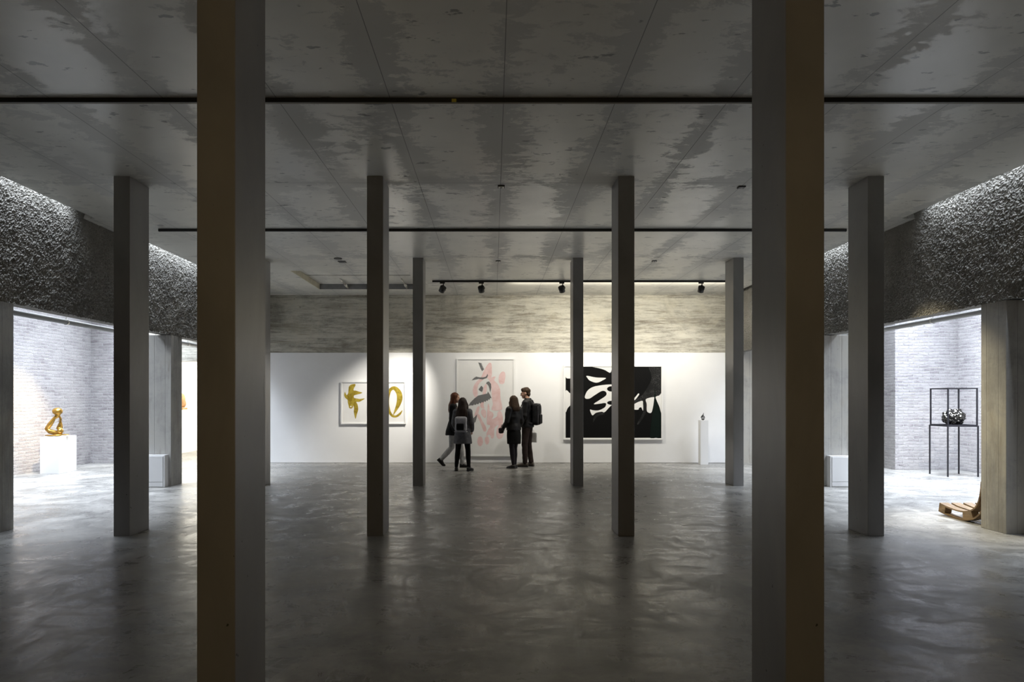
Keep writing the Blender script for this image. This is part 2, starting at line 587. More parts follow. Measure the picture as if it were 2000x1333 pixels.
M_INKG = m_glitter('charcoal_speckle', (0.012, 0.012, 0.012), (0.07, 0.07, 0.07), 0.5)
M_GREEN = m_glitter('bottle_green_ink', (0.004, 0.009, 0.007), (0.025, 0.045, 0.036), 0.62)
M_CHROME = plain('black_chrome', (0.10, 0.095, 0.085), 0.08, 1.0)
M_WOOD = m_wood()
M_DARKWOOD = plain('dark_inner_wood', (0.10, 0.06, 0.03), 0.8, var=0.2)
M_SKIN = plain('skin', (0.50, 0.29, 0.20), 0.5, var=0.06)
M_EYE = plain('eye', (0.03, 0.025, 0.02), 0.2)
M_TAN = plain('tan_clay', (0.42, 0.24, 0.11), 0.7, var=0.2)

# ------------------------------------------------------------------ setting
CZ = 4.2
LX, RX = -5.73, 5.88          # slab edges
LW, RW = -5.90, 6.07          # rough side walls and piers
AL, AR = -10.05, 10.53        # outer brick walls
TOPZ = 5.0
BEAM = 2.775


def struct(name, mb, mat):
    return meta(mb.build(name, mat), kind='structure')


struct('floor', MB().box(-11, 11.5, -3.6, 25, -0.3, 0.0), M_FLOOR)
# slab with the rebate of the roof hatch
HX0, HX1, HY0, HY1, HD = -4.12, -1.74, 13.83, 16.15, 0.12
c = MB()
c.box(LX, RX, -3.6, HY0, CZ, CZ + 0.35)
c.box(LX, HX0, HY0, HY1, CZ, CZ + 0.35)
c.box(HX1, RX, HY0, HY1, CZ, CZ + 0.35)
c.box(LX, RX, HY1, WALL + 0.3, CZ, CZ + 0.35)
for xa, xb in ((LW - 0.01, LX), (RX, RW + 0.01)):       # slab bridges across the light slots, sloped on top
    c.rings([[(x, 9.82, CZ), (x, 10.73, CZ), (x, 10.5, CZ + 0.35), (x, 10.05, CZ + 0.35)] for x in (xa, xb)], smooth=False)
struct('ceiling', c, M_CEIL)
ac = MB()
ac.box(-10.6, LW + 0.35, -3.6, WALL + 0.3, TOPZ, TOPZ + 0.2)
ac.box(RW - 0.35, 11.2, -3.6, WALL + 0.3, TOPZ, TOPZ + 0.2)
ac.box(LX, LX + 0.12, -3.6, WALL, CZ + 0.35, TOPZ)
ac.box(RX - 0.12, RX, -3.6, WALL, CZ + 0.35, TOPZ)
struct('ceiling_aisle', ac, M_WHITE)
struct('wall_front', MB().box(-10.6, 11.2, -3.9, -3.6, 0, TOPZ), M_COLM)


def rough_wall(name, xf, thick, sgn, seed):
    """tall rough-cast wall beam: displaced grid on the room side, plain box behind"""
    y0, y1, z0, z1 = 5.2, WALL, BEAM, 4.65
    dy = 0.013
    ny, nz = int((y1 - y0) / dy), int((z1 - z0) / dy)
    rng = np.random.default_rng(seed)
    H = np.zeros((ny + 1, nz + 1))
    for cell, amp in ((14, 0.004), (4, 0.003), (2, 0.004), (1, 0.008)):
        gy, gz = ny // cell + 3, nz // cell + 3
        g = rng.random((gy, gz)) - 0.5
        iy, iz = np.arange(ny + 1) / cell, np.arange(nz + 1) / cell
        a, b = iy.astype(int), iz.astype(int)
        fy, fz = (iy - a)[:, None], (iz - b)[None, :]
        fy, fz = fy * fy * (3 - 2 * fy), fz * fz * (3 - 2 * fz)
        H += amp * 2.0 * ((g[np.ix_(a, b)] * (1 - fz) + g[np.ix_(a, b + 1)] * fz) * (1 - fy) + (g[np.ix_(a + 1, b)] * (1 - fz) + g[np.ix_(a + 1, b + 1)] * fz) * fy)
    H = np.maximum(H, -0.015)
    yy = np.linspace(y0, y1, ny + 1)
    zz = np.linspace(z0, z1, nz + 1)
    V = np.stack([xf + sgn * H, np.repeat(yy[:, None], nz + 1, 1), np.repeat(zz[None, :], ny + 1, 0)], -1).reshape(-1, 3)
    V[:, 2] += (np.repeat(zz[None, :], ny + 1, 0).ravel() < z0 + 1e-6) * (rng.random(len(V)) - 0.5) * 0.02
    idx = np.arange((ny + 1) * (nz + 1)).reshape(ny + 1, nz + 1)
    q = np.stack([idx[:-1, :-1], idx[1:, :-1], idx[1:, 1:], idx[:-1, 1:]], -1).reshape(-1, 4)
    if sgn < 0: q = q[:, ::-1]
    base = len(V)
    xb = xf - sgn * thick
    bx = []
    def bxv(ya, yb, za, zb, xa):
        n = base + len(bx)
        for X in (xa, xb):
            for Y in (ya, yb):
                for Z in (za, zb): bx.append((X, Y, Z))
        return [(n, n + 1, n + 3, n + 2), (n + 4, n + 6, n + 7, n + 5), (n, n + 4, n + 5, n + 1), (n + 2, n + 3, n + 7, n + 6), (n, n + 2, n + 6, n + 4), (n + 1, n + 5, n + 7, n + 3)]
    F = bxv(y0, y1, z0 + 0.012, TOPZ, xf - sgn * 0.018) + bxv(-3.6, y0, z0, TOPZ, xf)
    me = bpy.data.meshes.new(name)
    me.from_pydata(np.vstack([V, np.array(bx)]).tolist(), [], q.tolist() + F)
    me.materials.append(M_ROUGH)
    me.update()
    o = bpy.data.objects.new(name, me)
    COL.objects.link(o)
    return meta(o, kind='structure')


rough_wall('wall_left_upper', LW, 0.26, 1, 3)
rough_wall('wall_right_upper', RW, 0.26, -1, 8)
# outer brick walls
struct('wall_left', MB().box(AL - 0.3, AL, -3.6, WALL + 0.3, 0, TOPZ), M_BRICK)
struct('wall_left_back', MB().box(AL, -9.2, WALL, WALL + 0.3, 0, TOPZ), M_BRICK)
struct('wall_right', MB().box(AR, AR + 0.3, -3.6, WALL + 0.3, 0, TOPZ), M_BRICK)
struct('wall_right_back', MB().box(9.1, AR, 15.46, WALL + 0.3, 0, TOPZ), M_BRICK)
struct('wall_right_boards', MB().box(RX + 0.12, 9.1, WALL, WALL + 0.3, 0, TOPZ), M_PIER)
# back wall: concrete band above the white wall
struct('wall_back_upper', MB().box(LX - 0.15, RX + 0.12, WALL + 0.02, WALL + 0.3, 2.76, TOPZ), M_BAND)
struct('wall_back', MB().box(LX - 0.15, RX + 0.12, WALL, WALL + 0.3, 0.012, 2.76).box(LX - 0.15, RX + 0.12, WALL + 0.012, WALL + 0.3, 0, 0.012), M_WHITE)
# lintel and white room past the left aisle
struct('wall_left_lintel', MB().box(-9.2, LX - 0.15, WALL, WALL + 0.3, 2.55, TOPZ), M_BAND)
struct('wall_far_left', MB().box(-9.5, -9.2, WALL + 0.3, 24.0, 0, 3.6), M_WHITE)
struct('wall_far_back', MB().box(-9.5, LX - 0.15, 24.0, 24.3, 0, 3.6).box(-6.0, LX - 0.15, WALL + 0.3, 24.0, 0, 3.6), M_WHITE)
struct('ceiling_far_room', MB().box(-9.5, LX - 0.15, WALL + 0.3, 24.3, 3.6, 3.8), M_WHITE)

# ------------------------------------------------------------------ columns and piers
CW, CD = 0.19, 0.445
ROWS = {'near': 3.36, 'mid': 7.955, 'far': 12.54}
cols = [
    (-1.46, 'near', 'large slender concrete column closest to the camera on the left, warm front face'),
    (1.44, 'near', 'large slender concrete column closest to the camera on the right, warm front face'),
    (-1.474, 'mid', 'dark slim concrete column standing in front of the gold bird drawing'),
    (1.455, 'mid', 'dark slim concrete column standing across the large black painting'),
    (-4.426, 'mid', 'slim concrete column beside the brick aisle with the bronze figure'),
    (4.365, 'mid', 'slim concrete column between the right foreground column and the steel vitrine'),
    (-1.48, 'far', 'short-looking distant grey column just left of the crane drawing and the visitors'),
    (1.464, 'far', 'short-looking distant grey column crossing the left edge of the black painting'),
    (4.41, 'far', 'distant pale column to the right of the slim white plinth'),
    (-4.43, 'far', 'distant column almost hidden behind the left foreground column'),
]
for x, r, lab in cols:
    o = MB().box(-CW / 2, CW / 2, 0, CD, 0, CZ, 0.004).build('concrete_column', M_COLM, loc=(x + CW / 2, ROWS[r], 0))
    meta(o, lab, 'column', 'slender concrete columns')
piers = [
    (LW - 0.62, LW, 7.96, 8.40, 'dark board-marked concrete pier at the left edge of the picture'),
    (LW - 0.62, LW, 12.50, 12.94, 'board-marked concrete pier behind the left low white cabinet'),
    (RW, RW + 0.62, 8.08, 8.50, 'board-marked concrete pier at the right edge, in front of the pallet chair'),
    (RW, RW + 0.62, 12.55, 12.99, 'pale board-marked concrete pier behind the right low white cabinet'),
]
for x0, x1, y0, y1, lab in piers:
    o = MB().box(x0 + 0.001, x1 - 0.001, y0, y1, 0, BEAM, 0.006).build('concrete_pier', M_PIER)
    meta(o, lab, 'pier', 'board-marked concrete piers')

# ------------------------------------------------------------------ light tracks and spotlights
def track(x0, x1, y, lab, line=False):
    t = thing('light_track', lab, 'light track', ((x0 + x1) / 2, y, CZ), 0, 'black ceiling light tracks')
    h = (x1 - x0) / 2
    MB().box(-h, h, -0.019, 0.019, -0.04, 0, 0.003).build('rail', M_BLACK, t)
    for s in (-1, 1):
        MB().box(s * h - 0.006, s * h + 0.006, -0.021, 0.021, -0.042, 0, 0.002).build('end_cap', M_BLACK, t)
    if line:
        MB().box(-h + 0.01, h - 0.01, -0.004, 0.004, -0.0412, -0.0395).build('slot_reflection_line', M_LINE, t)  # track slot with its yellowish reflection put in as a pale strip
    return t


t1 = track(LX + 0.1, RX - 0.1, 5.90, 'long black light track nearest the camera, running the full width of the ceiling', True)
MB().box(-0.02, 0.02, -0.024, -0.0185, -0.04, -0.012, 0.002).build('yellow_tag', M_YEL, t1, loc=((887 - 963.5) / 226 - 0.075, 0, 0))
track(-5.10, 5.38, 10.42, 'middle black light track without lamps, spanning between the outer columns')
track(-1.33, 5.42, 14.95, 'farthest black light track carrying four spotlights before the white wall')
spot_labels = [
    'black spotlight at the left end of the far track, tilted to the gold drawing',
    'black spotlight above the crane drawing, second from the left end of its track',
    'black spotlight above the left edge of the black painting',
    'black spotlight at the right end of the far track, above the slim white plinth',
]
for (x, tgt, pw, ang, bl), lab in zip(TRACK_SPOTS, spot_labels):
    y = 14.95
    t = thing('track_spotlight', lab, 'spotlight', (x, y, CZ - 0.042), 0, 'track spotlights')
    MB().box(-0.055, 0.055, -0.016, 0.016, -0.028, 0.0, 0.003).build('adapter', M_BLACK, t)
    MB().cyl((0.02, 0, -0.028), (0.02, 0, -0.058), 0.011).cyl((0.02, 0, -0.056), (0.02, 0, -0.066), 0.02).build('stem', M_BLACK, t)
    hc = Vector((0.0, 0, -0.150))
    d = (Vector(tgt) - (Vector(t.location) + hc)).normalized()
    d2 = (d + Vector((0, 0, -0.9))).normalized()
    side = Vector((1, 0, 0)) - d * d.x
    side.normalize()
    MB().tube([(0.02, 0, -0.062), hc + side * 0.035 + Vector((0, 0, 0.066)), hc + side * 0.072 + Vector((0, 0, 0.03)), hc + side * 0.072], [0.008] * 4, 8).build('yoke', M_BLACK, t)
    head = MB().cyl(hc - d * 0.062, hc + d * 0.062, 0.066, 0.066, 28)
    for k in range(4):
        q = hc - d * (0.055 - k * 0.014)
        head.cyl(q - d * 0.003, q + d * 0.003, 0.071, 0.071, 28)
    hd = head.build('lamp_head', M_BLACK, t)
    MB().cyl(hc + d * 0.0625, hc + d * 0.066, 0.052, 0.052, 24).build('lens', M_STEEL, hd)
    spot('spot_lamp', Vector(t.location) + hc + d * 0.09, tgt, pw, (1.0, 0.95, 0.86), ang, bl)

# ------------------------------------------------------------------ ceiling fittings
def socket(px, py, lab, dark=False, round_=False):
    k = (780 - py) / (CZ - 1.6)
    t = thing('ceiling_socket', lab, 'ceiling socket', ((px - 963.5) / k, 1333.33 / k, CZ), 0, 'small ceiling sockets')
    if round_:
        MB().cyl((0, 0, -0.012), (0, 0, 0), 0.075, 0.075, 28).build('cover', M_BLACK, t)
        return
    MB().box(-0.042, 0.042, -0.042, 0.042, -0.014, 0, 0.003).build('cover', M_BLACK, t)
    MB().box(-0.034, 0.034, -0.034, 0.034, -0.017, -0.012, 0.002).build('insert', M_GREY if dark else M_SOCK, t)
    for s in (-1, 1):
        MB().box(-0.014, 0.014, s * 0.014 - 0.004, s * 0.014 + 0.004, -0.019, -0.0165).build('contact', M_BLACK if not dark else M_SOCK, t)


socket(979, 364, 'small pale ceiling socket on the middle joint, between the first and second rows of columns')
socket(973, 510, 'small pale ceiling socket on the middle joint above the far spotlight track')
socket(1278, 510, 'small pale ceiling socket over the black painting, right of the second column')
socket(1448, 365, 'dark square ceiling socket left of the right foreground column', True)
socket(660, 505, 'round black ceiling cover in front of the roof hatch', True, True)
o = thing('ceiling_socket', 'square black ceiling cover beside the round one near the roof hatch', 'ceiling socket', (-2.855, 12.9, CZ), 0, 'small ceiling sockets')
MB().box(-0.07, 0.07, -0.075, 0.075, -0.012, 0, 0.003).build('cover', M_BLACK, o)

# roof hatch
h = thing('ceiling_hatch', 'rectangular roof hatch recessed into the concrete ceiling at the far left', 'hatch', (HX0, HY0, CZ))
wx, wy = HX1 - HX0, HY1 - HY0
MB().box(0, 0.018, 0, wy, 0.0, HD).build('side_lining', M_CREAM, h)
MB().box(0.018, wx, wy - 0.02, wy, 0.0, HD).build('back_lining', M_GREY, h)
MB().box(0, wx, 0, 1.12, HD, HD + 0.03).build('leaf', M_CEIL, h)
MB().box(0, wx, 1.175, wy, HD, HD + 0.03).build('leaf', M_CEIL, h)
MB().box(0, wx, 1.118, 1.177, HD + 0.012, HD + 0.03).build('gap_seal', M_BLACK, h)
for px in (0.66, 2.05):
    s = MB().cyl((px, 1.55, HD - 0.01), (px + 0.02, 2.0, HD - 0.055), 0.016).build('gas_strut', M_STEEL, h)
    MB().cyl((px + 0.02, 2.0, HD - 0.055), (px + 0.03, 2.29, HD - 0.085), 0.03).build('cylinder', M_STEEL, s)

# ------------------------------------------------------------------ pipes
def pipe(x, z, y0, y1, lab, sgn):
    t = thing('ceiling_pipe', lab, 'pipe', (x, y0, z), 0, 'pale aisle pipes')
    L = y1 - y0
    MB().cyl((0, 0, 0), (0, L, 0), 0.040, 0.040, 20).build('tube', M_PIPE, t)
    y = 0.6
    while y < L - 0.2:
        cl = MB().cyl((0, y - 0.018, 0), (0, y + 0.018, 0), 0.047, 0.047, 20).build('clamp', M_STEEL, t)
        MB().cyl((0, y, 0.044), (0, y, TOPZ - z), 0.005, 0.005, 8).build('hanger_rod', M_STEEL, cl)
        y += 1.45
    by = 8.55 - y0 + 0.5
    MB().tube([(0, by, 0.01), (sgn * 0.12, by, 0.16), (sgn * 0.12, by, TOPZ - z)], [0.04] * 3, 16, ref=(0, 1, 0), round_ends=False).build('branch', M_PIPE, t)


pipe(-6.85, 1.6 + 6.85 * 0.1805, 6.0, 22.0, 'pale grey pipe hung under the ceiling of the left brick aisle', -1)
pipe(7.05, 1.6 + 7.05 * 0.1785, 6.0, 15.0, 'pale grey pipe hung under the ceiling of the right brick aisle', 1)

# ------------------------------------------------------------------ low white cabinets
def cabinet(x0, x1, y0, y1, z1, lab, sgn):
    t = thing('white_cabinet', lab, 'cabinet', ((x0 + x1) / 2, y0, 0), 0, 'low white cabinets')
    w = (x1 - x0) / 2
    MB().box(-w, w, 0, y1 - y0, 0, z1, 0.004).build('body', M_WHITEBOX, t)
    MB().box(-w + 0.03, w - 0.03, -0.010, 0.002, 0.10, z1 - 0.02, 0.003).build('door', M_WHITEBOX, t)
    MB().box(-w + 0.03, w - 0.03, -0.008, 0.002, 0.012, 0.092, 0.003).build('plinth', M_WHITEBOX, t)


cabinet(-6.52, -5.945, 12.35, 12.495, 0.585, 'low white cabinet on the floor against the left pier', -1)
cabinet(6.12, 6.70, 12.40, 12.545, 0.565, 'low white cabinet on the floor against the right pier', 1)

# ------------------------------------------------------------------ pictures on the back wall
def wallmap(ox, oy, sc, depth):
    k = 1333.33 / depth
    return lambda cx, cy: ((ox + cx / sc - 963.5) / k, 1.6 - (oy + cy / sc - 780) / k)


def framed(name, lab, cat, x0, x1, z0, z1, depth=0.05, bar=0.035):
    """white box frame with paper; local frame: x right, z up, -y out of the wall"""
    t = thing(name, lab, cat, ((x0 + x1) / 2, WALL, (z0 + z1) / 2))
    w, hgt = (x1 - x0) / 2, (z1 - z0) / 2
    f = MB()
    f.box(-w, w, -depth, -0.001, hgt - bar, hgt, 0.003).box(-w, w, -depth, -0.001, -hgt, -hgt + bar, 0.003)
    f.box(-w, -w + bar, -depth, -0.001, -hgt + bar, hgt - bar).box(w - bar, w, -depth, -0.001, -hgt + bar, hgt - bar)
    f.build('frame', M_FRAME, t)
    MB().box(-w + bar * 0.5, w - bar * 0.5, -depth + 0.02, -0.004, -hgt + bar * 0.5, hgt - bar * 0.5).build('sheet', M_PAPER, t)
    return t, (x0 + x1) / 2, (z0 + z1) / 2, depth - 0.02


def shapes(parent, cx, cz, dep, name, mat, outlines, lift=0.002, sm=True):
    for i, pts in enumerate(outlines):
        pts = spline(pts, 5) if sm else pts
        lf = lift + 0.00012 * i
        MB().plate(pts, 0, 1, lambda u, v, h: (u - cx, -dep - 0.002 * h - (lf - 0.002), v - cz)).build(name, mat, parent)


def ribbon(path):
    p = spline(path, 6, closed=False)
    L, Rr = [], []
    for i, q in enumerate(p):
        a, b = p[max(i - 1, 0)], p[min(i + 1, len(p) - 1)]
        d = Vector((b[0] - a[0], b[1] - a[1])).normalized()
        nrm = Vector((-d.y, d.x)) * q[2] / 2
        L.append((q[0] + nrm.x, q[1] + nrm.y)); Rr.append((q[0] - nrm.x, q[1] - nrm.y))
    return L, Rr


# gold bird and loop
t, cx, cz, dep = framed('gold_drawing', 'framed drawing of a gold leaf bird shape and loop on the white wall', 'drawing', -3.80, -2.18, 0.975, 2.045)
m = wallmap(640, 720, 10.256, WALL - 0.06)
bird = [(545, 312), (550, 345), (525, 390), (515, 440), (560, 445), (620, 465), (690, 487), (640, 510), (560, 530), (520, 548), (525, 590), (560, 600), (640, 612), (735, 603), (690, 640), (620, 672), (570, 672), (590, 720), (605, 780), (605, 840), (580, 920), (555, 1010), (530, 930), (518, 860), (525, 800), (505, 740), (500, 780), (470, 805), (430, 795), (415, 750), (400, 690), (392, 630), (355, 600), (330, 560), (325, 520), (340, 470), (355, 500), (375, 535), (405, 500), (412, 430), (420, 370), (455, 330), (500, 315)]
shapes(t, cx, cz, dep, 'gold_bird', M_GOLD, [[m(*p) for p in bird]])
shapes(t, cx, cz, dep, 'bird_eye', M_PAPER, [[m(460 + 13 * math.cos(a), 766 + 15 * math.sin(a)) for a in np.linspace(0, 2 * math.pi, 9)[:-1]]], 0.0035)
loop = [(1490, 845, 14), (1440, 915, 42), (1360, 965, 42), (1285, 945, 48), (1228, 850, 52), (1204, 700, 46), (1216, 540, 50), (1262, 420, 62), (1340, 400, 80), (1418, 480, 105), (1440, 600, 112), (1405, 740, 80), (1312, 930, 14)]
L_, R_ = ribbon([(*m(a, b), c_ / 10.256 / 78.5) for a, b, c_ in loop])
mb = MB()
n_ = len(L_)
for i in range(n_ - 1):
    h0, h1 = 0.0008 + 0.002 * i / n_, 0.0008 + 0.002 * (i + 1) / n_
    vs = [mb.bm.verts.new((p[0] - cx, -dep - hh, p[1] - cz)) for p, hh in ((L_[i], h0), (R_[i], h0), (R_[i + 1], h1), (L_[i + 1], h1))]
    mb.bm.faces.new(vs)
mb.build('gold_loop', M_GOLD, t, fix=False)

# pink wash with wings
t, cx, cz, dep = framed('crane_drawing', 'tall framed drawing with pink wash shapes and grey feathered wings behind the visitors', 'drawing', -0.92, 0.535, 0.17, 2.615)
m = wallmap(880, 690, 6.2, WALL - 0.06)
el = lambda x, y, rx, ry: [(x + rx * math.cos(a), y + ry * math.sin(a)) for a in np.linspace(0, 2 * math.pi, 11)[:-1]]
pink = [
    [(440, 150), (470, 118), (495, 130), (500, 200), (498, 280), (470, 330), (440, 300), (400, 320), (340, 380), (325, 440), (330, 500), (310, 540), (280, 510), (268, 460), (280, 400), (310, 350), (370, 290), (400, 220)],
    [(470, 320), (500, 295), (545, 285), (530, 330), (570, 375), (600, 440), (605, 540), (625, 660), (600, 695), (500, 690), (512, 620), (500, 540), (495, 450), (485, 370)],
    [(625, 225), (660, 240), (662, 300), (645, 370), (600, 372), (582, 330), (590, 270)],
    [(430, 370), (440, 440), (420, 520), (400, 620), (410, 670), (380, 670), (360, 640), (370, 560), (390, 480), (400, 420)],
    [(375, 690), (405, 680), (430, 710), (425, 780), (400, 780), (370, 730)],
    [(455, 610), (470, 650), (475, 700), (510, 720), (520, 760), (505, 800), (560, 770), (570, 720), (600, 702), (625, 740), (635, 820), (625, 900), (640, 980), (620, 1030), (580, 1040), (555, 1000), (560, 930), (580, 880), (560, 880), (530, 920), (525, 1020), (495, 1035), (482, 1000), (460, 990), (440, 1010), (435, 980), (455, 930), (480, 880), (440, 860), (440, 760), (445, 680)],
    [(325, 740), (350, 750), (390, 830), (430, 900), (430, 945), (400, 950), (385, 910), (355, 830), (325, 770)],
    [(320, 660), (350, 650), (340, 715), (310, 800), (290, 760)],
    el(358, 1070, 35, 60), el(441, 1060, 28, 50),
]
shapes(t, cx, cz, dep, 'pink_shape', M_PINK, [[m(*p) for p in q] for q in pink], 0.002)
wings = [
    [(335, 112), (382, 126), (370, 136), (388, 142), (376, 152), (394, 160), (384, 172), (402, 178), (394, 188), (410, 192), (383, 218), (366, 190), (350, 150)],
    [(255, 330), (282, 303), (310, 285), (350, 294), (395, 294), (425, 287), (440, 268), (447, 248), (454, 275), (438, 303), (385, 320), (340, 313), (295, 322)],
    [(430, 372), (440, 350), (465, 343), (490, 375), (493, 420), (480, 480), (472, 440), (462, 400), (446, 378)],
    [(340, 440), (372, 395), (395, 420), (390, 448), (382, 472), (355, 455)],
    [(215, 640), (240, 598), (285, 553), (335, 515), (400, 500), (445, 490), (452, 465), (475, 500), (496, 545), (478, 545), (474, 566), (456, 558), (450, 580), (432, 572), (424, 592), (405, 582), (396, 602), (378, 592), (366, 612), (348, 600), (334, 622), (316, 612), (300, 630), (284, 620), (268, 636), (250, 632)],
    [(235, 800), (280, 788), (322, 742), (312, 800), (300, 842), (292, 838), (284, 866), (276, 858), (266, 888), (258, 876), (246, 890)],
]
shapes(t, cx, cz, dep, 'feathered_wing', M_FEATH, [[m(*p) for p in q] for q in wings], 0.004, False)

# black cut-out painting
t, cx, cz, dep = framed('black_painting', 'large white framed painting of black and dark green cut-out shapes', 'painting', 1.746, 4.223, 0.585, 2.446, 0.06, 0.04)
m = wallmap(1090, 690, 7.014, WALL - 0.06)
shapes(t, cx, cz, dep, 'black_ground', M_INK, [[m(*p) for p in ((105, 183), (1418, 183), (1418, 1163), (105, 1163))]], 0.002, False)
shapes(t, cx, cz, dep, 'speckled_leaf', M_INKG, [[m(*p) for p in ((1245, 186), (1330, 185), (1417, 186), (1417, 380), (1414, 550), (1380, 590), (1220, 625), (1060, 690), (960, 740), (1060, 640), (1150, 580), (1240, 450), (1285, 330))], [m(*p) for p in ((1150, 640), (1205, 632), (1218, 740), (1190, 850), (1110, 970), (1085, 965), (1140, 870), (1170, 780))], [m(*p) for p in ((480, 950), (500, 860), (560, 820), (640, 830), (600, 850), (540, 870))]], 0.0035)
shapes(t, cx, cz, dep, 'green_leaf', M_GREEN, [[m(*p) for p in ((1330, 490), (1345, 620), (1385, 735), (1417, 830), (1417, 1000), (1417, 1160), (1340, 1162), (1265, 1160), (1280, 950), (1300, 800), (1318, 620))]], 0.005)
white = [
    [(105, 184), (260, 184), (240, 270), (205, 345), (170, 350), (105, 330)],
    [(105, 520), (170, 555), (250, 560), (300, 600), (250, 660), (170, 715), (130, 760), (105, 800)],
    [(470, 187), (600, 186), (760, 186), (735, 230), (712, 270), (640, 232), (560, 208)],
    [(395, 312), (520, 335), (655, 342), (610, 375), (560, 400), (510, 405), (440, 380), (405, 345)],
    [(372, 620), (375, 570), (410, 510), (480, 465), (600, 440), (735, 430), (800, 440), (830, 500), (800, 600), (830, 680), (735, 715), (640, 810), (600, 805), (520, 820), (475, 855), (450, 820), (440, 775), (480, 785), (560, 785), (640, 745), (660, 700), (640, 685), (570, 695), (490, 700), (560, 650), (650, 590), (665, 550), (640, 522), (590, 525), (500, 580), (430, 625)],
    [(1058, 605), (1100, 555), (1110, 572), (1058, 640), (1000, 670)],
    [(1040, 705), (1150, 655), (1165, 700), (1165, 790), (1140, 745), (1110, 755), (1100, 775), (1040, 770)],
    [(1206, 632), (1310, 605), (1316, 640), (1300, 750), (1275, 820), (1220, 800), (1216, 700)],
    [(1417, 556), (1417, 690), (1417, 825), (1390, 740), (1348, 640), (1340, 600), (1390, 580)],
]
shapes(t, cx, cz, dep, 'white_cut_out', M_PAPER, [[m(*p) for p in q] for q in white], 0.0065)
shapes(t, cx, cz, dep, 'black_pebble', M_INK, [[m(*p) for p in el(728, 492, 55, 36)], [m(*p) for p in el(735, 682, 62, 28)]], 0.008)

# ------------------------------------------------------------------ slim plinth with black figure
PX, PY = 5.27 - 0.115, 16.75
px0 = (1368.3 - 963.5) / (1333.33 / 16.62); px1 = (1383.6 - 963.5) / (1333.33 / 16.62)
pl = MB().box(px0, px1, 16.62, 16.81, 0, 1.085, 0.003).build('slim_plinth', M_WHITEBOX)
meta(pl, 'tall slim white plinth with tiny black figure, right end of the white wall', 'plinth')
fx = (px0 + px1) / 2 - 0.01
fig = thing('black_figurine', 'tiny black looped figure on top of the slim white plinth', 'sculpture', (fx, 16.71, 1.085))
a = MB().tube([(0, 0, 0.0), (-0.03, 0, 0.03), (-0.04, 0, 0.065), (-0.02, 0, 0.10), (0.005, 0, 0.13), (0.018, 0, 0.175)], [0.012, 0.016, 0.017, 0.016, 0.011, 0.005], 10)
a.tube([(0, 0, 0.0), (0.03, 0, 0.025), (0.042, 0.005, 0.06), (0.025, 0.01, 0.095), (-0.005, 0.01, 0.11)], [0.012, 0.013, 0.012, 0.013, 0.012], 10)
a.tube([(-0.02, 0, 0.095), (0.005, -0.01, 0.06), (0.0, 0, 0.01)], [0.012, 0.014, 0.012], 10)
a.solid('looped_body', M_BLACK, fig, 0.005, 2)
MB().cyl((0, 0, 0.0), (0, 0, 0.006), 0.022).build('foot', M_BLACK, fig)

# ------------------------------------------------------------------ left aisle: plinth and bronze
PA = R(2.5)
ped = MB().box(-0.40, 0, 0, 0.66, 0, 0.79, 0.004).build('white_plinth', M_WHITEBOX, loc=(-9.285, 14.60, 0))
ped.rotation_euler = (0, 0, PA)
meta(ped, 'broad white plinth in the left brick aisle under the bronze figure', 'plinth')
bz = thing('bronze_figure', 'golden bronze crouching figure with round head on the broad white plinth', 'sculpture', (-9.49, 14.86, 0.79))
g = lambda cx, cy, y=0.0: ((cx - 570) * 0.00150, y, (690 - cy) * 0.00150)
a = MB()
a.ell(g(572, 328), (0.104, 0.10, 0.083))
a.tube([g(590, 350), g(582, 395), g(560, 420)], [0.055, 0.032, 0.02], 12)
a.tube([g(550, 395, -0.01), g(520, 450, -0.02), g(475, 520, -0.03), g(432, 580, -0.03)], [0.022, 0.038, 0.052, 0.045], 14)
a.tube([g(432, 580, -0.03), g(470, 620, -0.02), g(540, 635, 0.0), g(600, 640, 0.02)], [0.045, 0.052, 0.048, 0.05], 14)
a.ell(g(605, 615, 0.02), (0.058, 0.075, 0.068))
a.tube([g(565, 575, 0.03), g(585, 520, 0.05), g(598, 455, 0.05), g(590, 400, 0.03)], [0.034, 0.034, 0.022, 0.022], 12)
a.tube([g(612, 560, 0.05), g(600, 500, 0.06), g(604, 440, 0.05)], [0.026, 0.022, 0.018], 10)
a.solid('figure', M_BRONZE, bz, 0.009, 3)
for k in range(4):
    MB().ell(g(592 + 5 * k, 470 - 16 * k, 0.02), (0.026, 0.012, 0.008)).build('finger', M_BRONZE, bz)
b = MB()
b.ell(g(500, 676, -0.05), (0.13, 0.07, 0.018)).ell(g(660, 668, 0.03), (0.11, 0.06, 0.016)).ell(g(570, 672, 0.0), (0.10, 0.10, 0.028)).ell(g(450, 683, 0.02), (0.08, 0.05, 0.010))
b.solid('leaf_base', M_BRONZE, bz, 0.007, 2)

# small relief on the white wall of the far room
rl = thing('wall_relief', 'small tan relief on a shelf on the bright white wall past the left aisle', 'sculpture', (-9.2, 20.02, 1.33))
MB().ell((0.075, 0, 0.23), (0.075, 0.16, 0.21)).ell((0.10, 0.05, 0.14), (0.06, 0.10, 0.12)).solid('relief', M_TAN, rl, 0.012, 2)
MB().box(0.0, 0.16, -0.15, 0.16, -0.04, 0.02, 0.004).build('shelf', M_TAN, rl)

